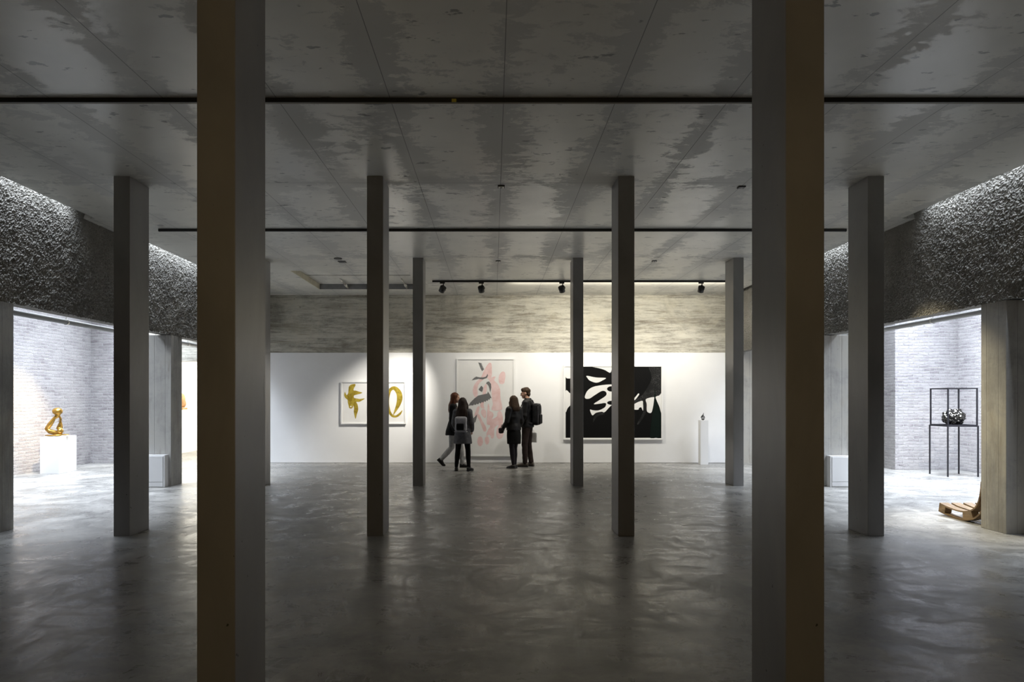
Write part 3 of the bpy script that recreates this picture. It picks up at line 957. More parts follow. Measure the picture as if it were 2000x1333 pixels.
# ------------------------------------------------------------------ right aisle: steel vitrine, cluster, pallet chair
vx0, vx1, vy0, vy1 = 9.335, 9.955, 14.02, 14.60
vt = thing('steel_stand', 'tall dark steel frame stand in the right brick aisle', 'display stand', ((vx0 + vx1) / 2, (vy0 + vy1) / 2, 0))
hx, hy, r_ = (vx1 - vx0) / 2, (vy1 - vy0) / 2, 0.012
ZT, ZF = 1.03, 1.83
for sx in (-1, 1):
    for sy in (-1, 1):
        MB().box(sx * hx - r_, sx * hx + r_, sy * hy - r_, sy * hy + r_, 0, ZT, 0.002).build('leg', M_IRON, vt)
MB().box(-hx - r_, hx + r_, -hy - r_, hy + r_, ZT, ZT + 0.022, 0.002).build('shelf', M_IRON, vt)
ix, iy = hx - 0.012, hy - 0.012
up = MB()
for sx in (-1, 1):
    for sy in (-1, 1):
        up.box(sx * ix - r_, sx * ix + r_, sy * iy - r_, sy * iy + r_, ZT + 0.022, ZF)
    up.box(sx * ix - r_, sx * ix + r_, -iy, iy, ZF - 2 * r_, ZF)
    up.box(-ix, ix, sx * iy - r_, sx * iy + r_, ZF - 2 * r_, ZF)
    up.box(sx * ix - r_, sx * ix + r_, -iy, iy, ZT + 0.022, ZT + 0.042)
    up.box(-ix, ix, sx * iy - r_, sx * iy + r_, ZT + 0.022, ZT + 0.042)
up.build('case_frame', M_IRON, vt)
cl = MB()
rr = random.Random(5)
cl.ell((0, 0, 0.165), (0.19, 0.18, 0.145))
for i in range(46):
    zz = 1 - 2 * (i + 0.5) / 46
    ph = i * 2.39996
    q = math.sqrt(1 - zz * zz)
    rad = rr.uniform(0.035, 0.062)
    p = (q * math.cos(ph) * 0.185, q * math.sin(ph) * 0.175, max(rad, 0.165 + zz * 0.135))
    cl.ell(p, (rad, rad * rr.uniform(0.7, 1.1), rad * rr.uniform(0.7, 1.0)), 14, 8)
for s, zt in ((0.15, 0.34), (0.11, 0.345), (-0.05, 0.33), (0.18, 0.29)):
    cl.ell((s, 0.03, zt - 0.03), (0.04, 0.035, 0.035), 14, 8)
oc = cl.solid('chrome_cluster', M_CHROME, None, 0.0085, 1)
oc.location = ((vx0 + vx1) / 2, (vy0 + vy1) / 2, ZT + 0.0225)
meta(oc, 'glossy black chrome cluster of rounded lumps on the steel stand', 'sculpture')

pc = thing('pallet_chair', 'low chair bent from a wooden pallet, on the floor behind the right pier', 'chair', (6.17, 8.6, 0))
inner = [(0.84, 0.172), (0.72, 0.150), (0.58, 0.135), (0.44, 0.130), (0.32, 0.142), (0.20, 0.185), (0.12, 0.26), (0.075, 0.36), (0.055, 0.46), (0.045, 0.56)]
inner = spline(inner, 4, closed=False)
def offs(path, d):
    out = []
    for i, p in enumerate(path):
        a, b = path[max(i - 1, 0)], path[min(i + 1, len(path) - 1)]
        t_ = Vector((b[0] - a[0], b[1] - a[1])).normalized()
        out.append((p[0] + t_.y * -d * -1 * -1, p[1] + t_.x * d))
    return out
# travelling from the seat tip (far) to the back (near) the outer side is below / towards the camera
outer_in = offs(inner, 0.105)
outer_out = offs(inner, 0.125)
inner_b = offs(inner, 0.020)
def strip(pa, pb, x0, x1):
    mb_ = MB()
    rings = []
    for a_, b_ in zip(pa, pb):
        rings.append([(x0, a_[0], a_[1]), (x1, a_[0], a_[1]), (x1, b_[0], b_[1]), (x0, b_[0], b_[1])])
    return mb_.rings(rings, smooth=False)
zmin = min(p[1] for p in outer_out)
sh = -zmin
mv = lambda P: [(p[0], p[1] + sh) for p in P]
inner, inner_b, outer_in, outer_out = mv(inner), mv(inner_b), mv(outer_in), mv(outer_out)
for k in range(5):
    strip(inner, inner_b, k * 0.165, k * 0.165 + 0.118).build('slat', M_WOOD, pc)
for k in (0, 2, 4):
    strip(outer_in, outer_out, k * 0.165, k * 0.165 + 0.10).build('runner', M_WOOD, pc)
n_ = len(inner)
for k in (0, 2, 4):
    for i0, i1 in ((0, 4), (int(n_ * 0.40), int(n_ * 0.54)), (n_ - 6, n_ - 1)):
        strip(inner_b[i0:i1 + 1], outer_in[i0:i1 + 1], k * 0.165, k * 0.165 + 0.095).build('block', M_WOOD, pc)

# ------------------------------------------------------------------ people


def tr(p, s): return Vector(p) * s


def hand(mb, wrist, d, thumb, n, fing, s=1.0, curl=1.0):
    """palm goes into mb (voxel union), fingers into fing; d along the hand, thumb side, n = palm side"""
    d, thumb, n = d.normalized(), thumb.normalized(), n.normalized()
    P = [wrist, wrist + d * 0.03 * s, wrist + d * 0.065 * s, wrist + d * 0.092 * s]
    mb.tube(P, [(0.026 * s, 0.02 * s), (0.036 * s, 0.017 * s), (0.041 * s, 0.015 * s), (0.038 * s, 0.012 * s)], 12, ref=n)
    for k, (o, L) in enumerate(((0.031, 0.072), (0.0105, 0.080), (-0.0105, 0.075), (-0.030, 0.060))):
        b = wrist + d * (0.088 - 0.006 * abs(k - 1)) * s + thumb * o * s
        pts = [b - d * 0.012 * s]
        ang = 0.0
        cur = b
        pts.append(cur)
        for frac, add in ((0.45, 22), (0.32, 38), (0.23, 26)):
            ang += R(add) * curl
            dd = d * math.cos(ang) + n * math.sin(ang) + thumb * o * 1.2
            cur = cur + dd.normalized() * L * frac * s
            pts.append(cur)
        fing.tube(pts, [0.0095 * s, 0.0093 * s, 0.0088 * s, 0.008 * s, 0.0065 * s], 8, ref=n)
    b = wrist + d * 0.03 * s + thumb * 0.030 * s + n * 0.006 * s
    t1_ = (d * 0.75 + thumb * 0.6 + n * 0.25).normalized()
    t2_ = (d * 0.9 + thumb * 0.2 + n * 0.4).normalized()
    fing.tube([b - t1_ * 0.02 * s, b, b + t1_ * 0.036 * s, b + t1_ * 0.036 * s + t2_ * 0.03 * s], [0.012 * s, 0.0125 * s, 0.0105 * s, 0.0075 * s], 8, ref=n)


def head_rot(yaw=0, pitch=0):
    return Matrix.Rotation(R(yaw), 4, 'Z') @ Matrix.Rotation(R(pitch), 4, 'X')


def head(mb, c, M, s=1.0):
    """c: head centre; local +y is the face"""
    def P(x, y, z): return c + (M @ (Vector((x, y, z)) * s))
    def E(x, y, z, a, b, cc, pitch=0):
        mb.ell(P(x, y, z), (a * s, b * s, cc * s), 18, 12, M @ Matrix.Rotation(R(pitch), 4, 'X'))
    E(0, -0.012, 0.028, 0.076, 0.096, 0.090)      # cranium
    E(0, 0.025, -0.02, 0.064, 0.066, 0.085)       # face
    E(0, 0.040, -0.078, 0.043, 0.042, 0.036)      # jaw
    E(0, 0.068, -0.098, 0.020, 0.016, 0.016)      # chin
    for k in (-1, 1):
        E(k * 0.075, -0.005, -0.005, 0.010, 0.020, 0.032)   # ears
        E(k * 0.036, 0.067, -0.030, 0.022, 0.018, 0.018)    # cheeks
        E(k * 0.030, 0.079, 0.022, 0.026, 0.010, 0.008)     # brows
    mb.tube([P(0, 0.082, 0.015), P(0, 0.098, -0.012), P(0, 0.108, -0.034)], [0.009 * s, 0.011 * s, 0.014 * s], 10, ref=M @ Vector((0, 1, 0)))
    mb.tube([P(-0.02, 0.080, -0.064), P(0, 0.088, -0.062), P(0.02, 0.080, -0.064)], [0.006 * s, 0.008 * s, 0.006 * s], 8)   # upper lip
    mb.tube([P(-0.016, 0.079, -0.075), P(0, 0.086, -0.075), P(0.016, 0.079, -0.075)], [0.006 * s, 0.008 * s, 0.006 * s], 8)


def face_bits(parent, c, M, s, mlip):
    for k in (-1, 1):
        MB().ell(c + M @ (Vector((k * 0.031, 0.081, 0.003)) * s), (0.0125 * s, 0.009 * s, 0.007 * s), 12, 8, M).build('eye', M_EYE, parent)
    MB().ell(c + M @ (Vector((0, 0.0835, -0.0695)) * s), (0.021 * s, 0.010 * s, 0.0035 * s), 12, 8, M).build('mouth', mlip, parent)


def shoe(parent, ankle, fdir, pitch, mat, sole_mat, s=1.0, L=0.26):
    """shoe whose sole lies under the ankle; pitch lifts the heel"""
    fd = Vector((fdir[0], fdir[1], 0)).normalized()
    sd = Vector((fd.y, -fd.x, 0))
    a = Vector(ankle)
    hh = 0.085 * s
    toe = Vector((0, 0, 0))
    def T(t, x, z):            # t along foot from heel(-.07) to toe
        # rotate about the ball of the foot
        b = 0.13 * s
        dt, dz = t - b, z
        if t < b:
            ca, sa = math.cos(pitch), math.sin(pitch)
            dt, dz = dt * ca - (-z) * -sa * -1 * 0 + dt * 0 + z * sa, -dt * sa + z * ca
        p = org + fd * (b + dt) + sd * x
        return Vector((p.x, p.y, p.z + dz))
    # origin: ground point such that T(0, 0, hh) == ankle
    org = Vector((0, 0, 0))
    q = T(0.0, 0, hh)
    org = a - q
    mb = MB()
    sec = [(-0.065, 0.022, 0.055), (-0.055, 0.033, 0.085), (-0.02, 0.038, 0.105), (0.03, 0.040, 0.100), (0.07, 0.043, 0.075), (0.12, 0.047, 0.060), (0.16, 0.044, 0.050), (0.19, 0.034, 0.040), (0.205, 0.018, 0.028)]
    k = L / 0.27
    rings = []
    for t, wd, ht in sec:
        r = []
        for j in range(14):
            an = 2 * math.pi * j / 14
            z = 0.012 + ht * 0.5 + math.sin(an) * (ht * 0.5)
            r.append(T(t * k * s, math.cos(an) * wd * s, max(0.012, z) * s))
        rings.append(r)
    mb.rings(rings)
    up_ = mb.build('shoe', mat, parent)
    sb = MB()
    rings = []
    for t, wd, ht in sec:
        wd += 0.003
        rings.append([T(t * k * s, -wd * s, 0.0), T(t * k * s, wd * s, 0.0), T(t * k * s, wd * s, 0.022 * s), T(t * k * s, -wd * s, 0.022 * s)])
    sb.rings(rings, smooth=False)
    sb.build('sole', sole_mat, up_)


class Pose: pass


def joints(h, fem, **kw):
    s = h / 1.75
    p = Pose()
    p.s = s
    w = 0.90 if fem else 1.0
    J = dict(pelvis=(0, 0, .95), waist=(0, 0.005, 1.09), chest=(0, -0.005, 1.29), neck=(0, -0.015, 1.475), head=(0, 0.018, 1.632),
             shL=(-.175 * w, -.01, 1.415), shR=(.175 * w, -.01, 1.415), elL=(-.225 * w, -.035, 1.125), elR=(.225 * w, -.035, 1.125),
             wrL=(-.225 * w, .03, .875), wrR=(.225 * w, .03, .875),
             hiL=(-.085, 0, .92), hiR=(.085, 0, .92), knL=(-.095, .015, .50), knR=(.095, .015, .50), anL=(-.10, -.02, .085), anR=(.10, -.02, .085))
    J.update(kw)
    for k, v in J.items(): setattr(p, k, Vector(v) * s)
    p.w = w
    return p


def torso_rings(p, sec):
    """sec: (z/1.75 basis, rx, ry, yoffset)"""
    s = p.s
    out = []
    for z, rx, ry, yo in sec:
        # follow the spine
        sp = [(0.93, p.pelvis), (1.09, p.waist), (1.29, p.chest), (1.475, p.neck)]
        cx = np.interp(z, [q[0] for q in sp], [q[1].x for q in sp])
        cy = np.interp(z, [q[0] for q in sp], [q[1].y for q in sp])
        out.append([Vector((cx + math.cos(2 * math.pi * k / 24) * rx * s, cy + yo * s + math.sin(2 * math.pi * k / 24) * ry * s, z * s)) for k in range(24)])
    return out


def body(parent, p, M, fem, hands):
    s, w = p.s, p.w
    mb = MB()
    fing = MB()
    head(mb, p.head, M, s)
    mb.tube([p.neck + Vector((0, -0.01, -0.05)) * s, p.neck, p.head + M @ Vector((0, -0.02, -0.05)) * s], [0.062 * s * w, 0.055 * s * w, 0.054 * s * w], 14)
    mb.rings(torso_rings(p, [(0.86, .10 * w, .08, 0), (0.92, .155, .105, -.01), (1.0, .150, .100, 0), (1.09, .128 * w, .088, 0), (1.2, .140 * w, .10, 0.005), (1.3, .158 * w, .11, 0.005), (1.38, .160 * w, .095, 0), (1.44, .12 * w, .07, 0), (1.48, .06, .055, 0)]))
    for side in 'LR':
        sh, el, wr = getattr(p, 'sh' + side), getattr(p, 'el' + side), getattr(p, 'wr' + side)
        mb.tube([sh, sh.lerp(el, .4), el, el.lerp(wr, .3), wr], [.055 * s * w, .047 * s * w, .039 * s * w, .040 * s * w, .027 * s * w], 12, ref=(0, 1, 0))
        hi, kn, an = getattr(p, 'hi' + side), getattr(p, 'kn' + side), getattr(p, 'an' + side)
        mb.tube([hi, hi.lerp(kn, .35), kn, kn.lerp(an, .3), an, an - Vector((0, 0, 0.03)) * s], [.085 * s, .076 * s, .054 * s, .056 * s, .036 * s, .034 * s], 14, ref=(0, 1, 0))
        d, th, n = hands[side]
        hand(mb, wr + (wr - el).normalized() * 0.01, d, th, n, fing, s * (0.92 if fem else 1.0))
    return mb.solid('body', M_SKIN, parent, 0.009, 2, extra=fing)


def sleeves(mb, p, k, cuff=0.0, r=(.078, .066, .056, .055, .047)):
    for side in 'LR':
        sh, el, wr = getattr(p, 'sh' + side), getattr(p, 'el' + side), getattr(p, 'wr' + side)
        s = p.s
        inn = Vector((-sh.x * 0.25, 0, 0))
        mb.ell(sh, (r[0] * s * k * 1.04,) * 3)
        mb.tube([sh + inn, sh.lerp(el, .12), sh.lerp(el, .5), el, el.lerp(wr, .4), wr.lerp(el, cuff)], [r[0] * s * k, r[0] * s * k, r[1] * s * k, r[2] * s * k, r[3] * s * k, r[4] * s * k], 14, ref=(0, 1, 0), round_ends=True)


def legs_cloth(mb, p, r, top=True):
    s = p.s
    for side in 'LR':
        hi, kn, an = getattr(p, 'hi' + side), getattr(p, 'kn' + side), getattr(p, 'an' + side)
        mb.tube([hi, hi.lerp(kn, .35), kn, kn.lerp(an, .35), an + Vector((0, 0, 0.012)) * s], [r[0] * s, r[1] * s, r[2] * s, r[3] * s, r[4] * s], 16, ref=(0, 1, 0))
    if top:
        mb.rings(torso_rings(p, [(0.84, .13, .10, -.01), (0.90, .168, .122, -.012), (0.98, .162, .112, -.004), (1.06, .142, .10, 0)]))


M_LIP = plain('lips', (0.36, 0.13, 0.11), 0.45)
M_COATG = m_fabric('grey_wool_coat', (0.11, 0.11, 0.12))
M_PACKG = m_fabric('grey_rucksack_canvas', (0.40, 0.40, 0.43))
M_BLACKF = m_fabric('black_cloth', (0.005, 0.005, 0.0055))
M_TIGHTS = m_fabric('dark_tights', (0.018, 0.015, 0.019), 0.6)
M_LEATH = m_fabric('black_leather', (0.006, 0.0055, 0.006), 0.5, 0.2, 0.3)
M_BROWNT = m_fabric('brown_trousers', (0.035, 0.024, 0.021))
M_GREYT = m_fabric('light_grey_trousers', (0.36, 0.36, 0.36))
M_SHOEB = plain('black_shoe_leather', (0.012, 0.012, 0.012), 0.45)
M_SHOEG = plain('grey_brown_shoe_leather', (0.09, 0.075, 0.06), 0.45)
M_SOLE = plain('grey_rubber_sole', (0.16, 0.15, 0.14), 0.7)
M_HAIRD = m_hair('dark_brown_hair', (0.022, 0.012, 0.008))
M_HAIRB = m_hair('brown_hair', (0.045, 0.026, 0.014))
M_HAIRA = m_hair('auburn_hair', (0.075, 0.024, 0.010))
M_PACKB = m_fabric('black_rucksack_nylon', (0.008, 0.008, 0.009), 0.7)
M_STRAP = m_fabric('grey_webbing', (0.12, 0.12, 0.13))
M_BAGW = m_fabric('white_tote_cotton', (0.88, 0.88, 0.88), 0.9, 0.03)
M_POUCH = m_fabric('dark_brown_bag_leather', (0.03, 0.022, 0.024), 0.45)


def facing(fx, fy): return math.atan2(-fx, fy)


# --- woman in grey coat, seen from behind
pw = thing('person', 'person with long dark hair in grey coat and black leggings, seen from behind', 'person', ((904 - 963.5) / 87.5, 15.22, 0), facing(0.18, 1))
p = joints(1.62, True, elL=(-.225, -.02, 1.13), wrL=(-.19, .13, .98), elR=(.23, -.02, 1.13), wrR=(.20, .12, .97),
           hiL=(-.085, 0, .92), knL=(-.125, .02, .50), anL=(-.155, -.03, .085), knR=(.125, .01, .50), anR=(.150, -.02, .085))
M = head_rot(-6, 4)
hd_ = {'L': (Vector((.1, .6, -.5)), Vector((0.3, .3, .9)), Vector((1, 0, -.2))), 'R': (Vector((-.1, .6, -.5)), Vector((-0.3, .3, .9)), Vector((-1, 0, -.2)))}
body(pw, p, M, True, hd_)
face_bits(pw, p.head, M, p.s, M_LIP)
a = MB(); legs_cloth(a, p, (.098, .086, .062, .062, .043)); a.solid('leggings', M_BLACKF, pw, 0.011, 2, 0.003, 14)
a = MB(); sleeves(a, p, 1.08)
a.rings(torso_rings(p, [(0.655, .225, .165, -.01), (0.70, .222, .165, -.01), (0.86, .205, .150, -.01), (1.0, .185, .135, 0), (1.1, .172, .125, 0), (1.25, .175, .135, 0), (1.36, .172, .122, -.005), (1.43, .14, .095, -.01), (1.49, .078, .072, -.01)]))
ct = a.solid('coat', M_COATG, pw, 0.012, 2, 0.010, 9, (1, 1, 0.4))
MB().tube([p.neck + Vector((math.cos(q) * 0.082, math.sin(q) * 0.078 - 0.008, 0.005)) for q in np.linspace(0.35 * math.pi + math.pi * 0.25, 2.4 * math.pi, 14)], [0.020] * 14, 8).build('collar', M_COATG, ct)
a = MB()
a.ell(p.head + M @ Vector((0, -0.022, 0.034)), (0.090, 0.103, 0.096), 20, 14, M)
a.tube([p.head + M @ Vector((0, -0.055, 0.03)), p.head + Vector((0, -0.085, -0.07)), p.neck + Vector((0.0, -0.10, -0.02)), p.neck + Vector((0, -0.135, -0.14)), p.neck + Vector((-0.005, -0.145, -0.24)), p.neck + Vector((0, -0.140, -0.30))],
       [(.088, .075), (.100, .065), (.125, .055), (.140, .04), (.125, .028), (.07, .012)], 20, ref=(0, 1, 0))
for k in (-1, 1):
    a.tube([p.head + M @ Vector((k * .066, -.01, .05)), p.head + M @ Vector((k * .086, 0.0, -.04)), p.neck + Vector((k * .115, -.02, -.03)), p.neck + Vector((k * .125, -.05, -.16))], [.03, .032, .036, .014], 10)
a.solid('hair', M_HAIRD, pw, 0.010, 2, 0.010, 26, (1, 1, 0.12))
for side, fd in (('L', (-0.2, 1)), ('R', (0.35, 1))):
    shoe(pw, getattr(p, 'an' + side), fd, 0, M_SHOEB, M_SHOEB, p.s, 0.25)
bk = thing('grey_rucksack', 'grey rucksack with a black pocket on the back of the person in the grey coat', 'rucksack', pw.location, pw.rotation_euler[2])
a = MB().box(-0.135, 0.135, -0.255, -0.135, 0.885, 1.215, 0.045)
sk = a.solid('pack', M_PACKG, bk, 0.012, 3, 0.008, 10)
MB().box(-0.085, 0.085, -0.290, -0.238, 0.915, 1.065, 0.022).solid('pocket', M_BLACKF, bk, 0.009, 2)
MB().box(-0.138, 0.138, -0.258, -0.14, 0.872, 0.892, 0.006).build('bottom_panel', M_PACKG, bk)
for k in (-1, 1):
    MB().tube([(k * .095, -.150, 1.20), (k * .105, -.11, 1.30), (k * .108, -.02, 1.372), (k * .115, .10, 1.28), (k * .125, .128, 1.12), (k * .165, .04, .98), (k * .12, -.15, .92)], [(.022, .006)] * 7, 8, ref=(0, 1, 0.2)).build('strap', M_STRAP, bk)

# --- walking person behind her
pb = thing('person', 'person with auburn hair in black coat walking right, leftmost of the four visitors', 'person', ((885 - 963.5) / 84.2, 15.86, 0), facing(1, 0.06))
p = joints(1.76, True, pelvis=(0, 0, .93), waist=(0, 0.01, 1.08), chest=(0, 0.02, 1.28), neck=(0, 0.015, 1.465), head=(0, 0.055, 1.62),
           hiL=(-.085, 0.01, .90), hiR=(.085, -0.01, .90), knL=(-.085, .17, .51), anL=(-.085, .21, .085), knR=(.085, -.03, .485), anR=(.085, -.27, .205),
           elL=(-.205, -.05, 1.13), wrL=(-.205, .06, .90), elR=(.205, -.04, 1.12), wrR=(.20, .03, .88))
M = head_rot(0, -6)
hd_ = {'L': (Vector((0, .4, -.9)), Vector((0.0, .9, .4)), Vector((1, 0, 0))), 'R': (Vector((0, .2, -1)), Vector((0.0, 1, .2)), Vector((-1, 0, 0)))}
body(pb, p, M, True, hd_)
face_bits(pb, p.head, M, p.s, M_LIP)
a = MB(); legs_cloth(a, p, (.098, .086, .066, .066, .052)); a.solid('trousers', M_GREYT, pb, 0.011, 2, 0.004, 14)
a = MB(); sleeves(a, p, 1.0)
a.rings(torso_rings(p, [(0.76, .225, .175, -.005), (0.86, .215, .165, -.005), (1.0, .185, .135, 0), (1.1, .155, .108, 0), (1.25, .165, .118, 0), (1.36, .165, .105, -.005), (1.43, .14, .085, -.01), (1.49, .075, .068, -.01)]))
a.solid('coat', M_BLACKF, pb, 0.012, 2, 0.008, 9, (1, 1, 0.4))
a = MB()
a.ell(p.head + M @ Vector((0, -0.022, 0.032)), (0.088, 0.102, 0.094), 20, 14, M)
a.tube([p.head + M @ Vector((0, -0.05, 0.03)), p.head + Vector((0, -0.075, -0.07)), p.neck + Vector((0.0, -0.08, -0.02)), p.neck + Vector((0, -0.10, -0.13)), p.neck + Vector((0, -0.105, -0.19))],
       [(.086, .07), (.09, .055), (.10, .045), (.09, .03), (.04, .012)], 20, ref=(0, 1, 0))
for k in (-1, 1):
    a.tube([p.head + M @ Vector((k * .068, -.01, .05)), p.head + M @ Vector((k * .084, 0.0, -.05)), p.neck + Vector((k * .095, .0, -.02)), p.neck + Vector((k * .10, -.01, -.09))], [.026, .03, .028, .012], 10)
a.solid('hair', M_HAIRA, pb, 0.010, 2, 0.008, 26, (1, 1, 0.12))
shoe(pb, p.anL, (0, 1), 0, M_SHOEB, M_SHOEB, p.s, 0.26)
shoe(pb, p.anR, (0, 1), R(48), M_SHOEB, M_SHOEB, p.s, 0.26)

# --- woman in black jacket and skirt
pr = thing('person', 'person with shoulder-length brown hair in black jacket, short black skirt and dark tights', 'person', ((1003 - 963.5) / 85.0, 15.68, 0), facing(-0.62, 0.78))
p = joints(1.67, True, elL=(-.235, -.03, 1.13), wrL=(-.17, .17, 1.00), elR=(.22, -.05, 1.12), wrR=(.20, .09, .92),
           hiL=(-.085, 0, .92), hiR=(.085, 0, .92), knL=(-.055, .0, .50), anL=(-.045, -.05, .085), knR=(.065, .03, .50), anR=(.060, 0.02, .085))
M = head_rot(2, 2)
hd_ = {'L': (Vector((.5, .8, -.1)), Vector((.1, .2, 1)), Vector((0.6, -.6, -.3))), 'R': (Vector((-.2, .6, -.8)), Vector((-.3, .8, .5)), Vector((-1, -.2, 0)))}
body(pr, p, M, True, hd_)
face_bits(pr, p.head, M, p.s, M_LIP)
a = MB(); legs_cloth(a, p, (.096, .084, .060, .062, .040)); a.solid('tights', M_TIGHTS, pr, 0.010, 2, 0.002, 14)
a = MB(); a.rings(torso_rings(p, [(0.60, .180, .145, -.01), (0.64, .182, .147, -.01), (0.80, .190, .148, -.012), (0.94, .185, .138, -.01), (1.06, .155, .112, 0), (1.10, .14, .10, 0)]))
a.solid('skirt', M_BLACKF, pr, 0.012, 2, 0.010, 9, (1, 1, 0.25))
a = MB(); sleeves(a, p, 1.06)
a.rings(torso_rings(p, [(0.93, .198, .150, -.01), (0.97, .196, .148, -.01), (1.1, .178, .132, 0), (1.25, .182, .142, 0), (1.36, .178, .125, -.005), (1.43, .145, .098, -.01), (1.49, .080, .074, -.01)]))
a.solid('jacket', M_LEATH, pr, 0.012, 2, 0.012, 10)
a = MB()
a.ell(p.head + M @ Vector((0, -0.022, 0.034)), (0.090, 0.104, 0.096), 20, 14, M)
a.tube([p.head + M @ Vector((0, -0.05, 0.03)), p.head + Vector((0, -0.08, -0.06)), p.neck + Vector((0.0, -0.085, -0.01)), p.neck + Vector((0, -0.095, -0.06)), p.neck + Vector((0, -0.095, -0.085))],
       [(.088, .075), (.096, .065), (.108, .055), (.11, .042), (.09, .02)], 20, ref=(0, 1, 0))
for k in (-1, 1):
    a.tube([p.head + M @ Vector((k * .066, -.005, .05)), p.head + M @ Vector((k * .088, 0.005, -.04)), p.neck + Vector((k * .10, .0, -.01)), p.neck + Vector((k * .105, .01, -.08))], [.03, .032, .034, .014], 10)
a.solid('hair', M_HAIRB, pr, 0.010, 2, 0.008, 26, (1, 1, 0.12))
for side, fd in (('L', (-0.35, 1)), ('R', (-0.3, 1))):
    shoe(pr, getattr(p, 'an' + side), fd, 0, M_SHOEB, M_SOLE, p.s, 0.25)
bg = thing('shoulder_bag', 'small dark bag at the left hip of the person in the short skirt', 'bag', pr.location, pr.rotation_euler[2])
MB().box(-0.075, 0.075, -0.045, 0.045, -0.075, 0.055, 0.028, Matrix.Translation((-.225, .175, .885)) @ Matrix.Rotation(R(25), 4, 'Z')).solid('pouch', M_POUCH, bg, 0.009, 2, 0.006, 14)
MB().box(-0.078, 0.078, -0.052, -0.040, -0.01, 0.055, 0.005, Matrix.Translation((-.225, .175, .885)) @ Matrix.Rotation(R(25), 4, 'Z')).build('flap', M_POUCH, bg)
MB().tube([(-.235, .17, .94), (-.20, .195, .99), (-.165, .215, 1.01), (-.15, .22, .985), (-.16, .20, .94)], [0.006] * 5, 6).build('handle', M_POUCH, bg)

# --- man with rucksack
pm = thing('person', 'person with short hair and glasses in black leather jacket and brown trousers', 'person', ((1030 - 963.5) / 82.5, 16.17, 0), facing(-1, 0.35))
p = joints(1.87, False, head=(0, 0.045, 1.625), neck=(0, -0.005, 1.475), elL=(-.235, -.02, 1.13), wrL=(-.20, .14, .96), elR=(.23, -.06, 1.12), wrR=(.225, .01, .875),
           knL=(-.10, .03, .50), anL=(-.10, .02, .085), knR=(.095, .0, .50), anR=(.10, -.06, .085))
M = head_rot(10, -8)
hd_ = {'L': (Vector((.25, .8, -.4)), Vector((.1, .4, .9)), Vector((1, 0, -.2))), 'R': (Vector((0, .15, -1)), Vector((0, 1, .1)), Vector((-1, 0, 0)))}
body(pm, p, M, False, hd_)
face_bits(pm, p.head, M, p.s, M_LIP)
a = MB(); legs_cloth(a, p, (.102, .090, .070, .066, .056)); a.solid('trousers', M_BROWNT, pm, 0.011, 2, 0.007, 13)
a = MB(); sleeves(a, p, 1.04)
a.rings(torso_rings(p, [(0.87, .190, .140, -.01), (0.92, .190, .140, -.01), (1.0, .180, .128, 0), (1.1, .178, .125, 0), (1.25, .192, .138, 0), (1.36, .192, .122, -.005), (1.43, .155, .096, -.01), (1.485, .085, .078, -.01), (1.52, .076, .072, -.005)]))
a.solid('jacket', M_LEATH, pm, 0.012, 2, 0.012, 10)
a = MB()
hs = p.s
a.ell(p.head + M @ (Vector((0, -0.022, 0.046)) * hs), (0.084 * hs, 0.101 * hs, 0.090 * hs), 22, 14, M)
a.ell(p.head + M @ (Vector((0, 0.030, 0.088)) * hs), (0.066 * hs, 0.062 * hs, 0.040 * hs), 18, 12, M)
a.ell(p.head + M @ (Vector((0, -0.06, -0.02)) * hs), (0.068 * hs, 0.052 * hs, 0.07 * hs), 18, 12, M)
a.solid('hair', M_HAIRB, pm, 0.009, 2, 0.005, 30)
gl = MB()
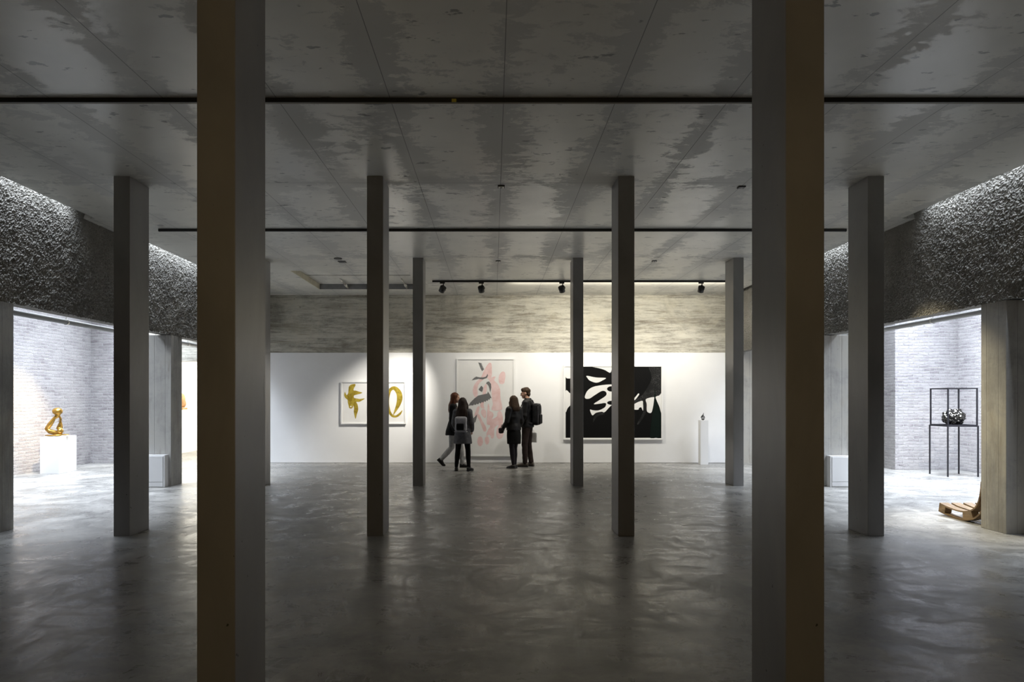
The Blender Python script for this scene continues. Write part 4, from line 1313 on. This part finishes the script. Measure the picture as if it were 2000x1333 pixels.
for k in (-1, 1):
    gl.tube([p.head + M @ (Vector((k * 0.033 + 0.024 * math.cos(q), 0.100, 0.002 + 0.017 * math.sin(q))) * hs) for q in np.linspace(0, 2 * math.pi, 15)], [0.0022] * 15, 6)
    gl.tube([p.head + M @ (Vector((k * 0.057, 0.100, 0.006)) * hs), p.head + M @ (Vector((k * 0.080, 0.01, 0.008)) * hs)], [0.0022] * 2, 6)
gl.tube([p.head + M @ (Vector((-0.010, 0.101, 0.004)) * hs), p.head + M @ (Vector((0.010, 0.101, 0.004)) * hs)], [0.002] * 2, 6)
gl.build('glasses', M_BLACK, pm)
for side, fd in (('L', (-0.15, 1)), ('R', (0.15, 1))):
    shoe(pm, getattr(p, 'an' + side), fd, 0, M_SHOEG, M_SHOEB, p.s, 0.28)
bk = thing('black_rucksack', 'black rucksack with grey piping on the back of the person in brown trousers', 'rucksack', pm.location, pm.rotation_euler[2])
MB().box(-0.15, 0.15, -0.315, -0.145, 0.985, 1.50, 0.06).solid('pack', M_PACKB, bk, 0.012, 3, 0.008, 8)
MB().box(-0.11, 0.11, -0.345, -0.30, 1.02, 1.24, 0.02).solid('pocket', M_PACKB, bk, 0.009, 2)
for k in (-1, 1):
    MB().tube([(k * .135, -.30, 1.01), (k * .142, -.308, 1.2), (k * .135, -.30, 1.40), (k * .10, -.285, 1.49)], [0.007] * 4, 8).build('piping', M_STRAP, bk)
    MB().tube([(k * .10, -.155, 1.47), (k * .115, -.11, 1.545), (k * .125, -.01, 1.565), (k * .135, .105, 1.46), (k * .142, .145, 1.28), (k * .185, .03, 1.08), (k * .13, -.16, 1.02)], [(.026, .007)] * 7, 8, ref=(0, 1, 0.3)).build('strap', M_PACKB, bk)
tb = thing('tote_bag', 'white cloth bag hanging from the right hand of the person with the black rucksack', 'bag', pm.location, pm.rotation_euler[2])
a = MB().box(-0.025, 0.025, -0.20, -0.045, 0.56, 0.80, 0.015, Matrix.Translation((.245, .03, 0.0)))
a.solid('sack', M_BAGW, tb, 0.008, 2, 0.006, 12)
MB().tube([(.245, -.13, .79), (.243, -.06, .86), (.236, .035, .868), (.244, -.02, .80)], [0.006] * 4, 6).build('handle', M_BAGW, tb)
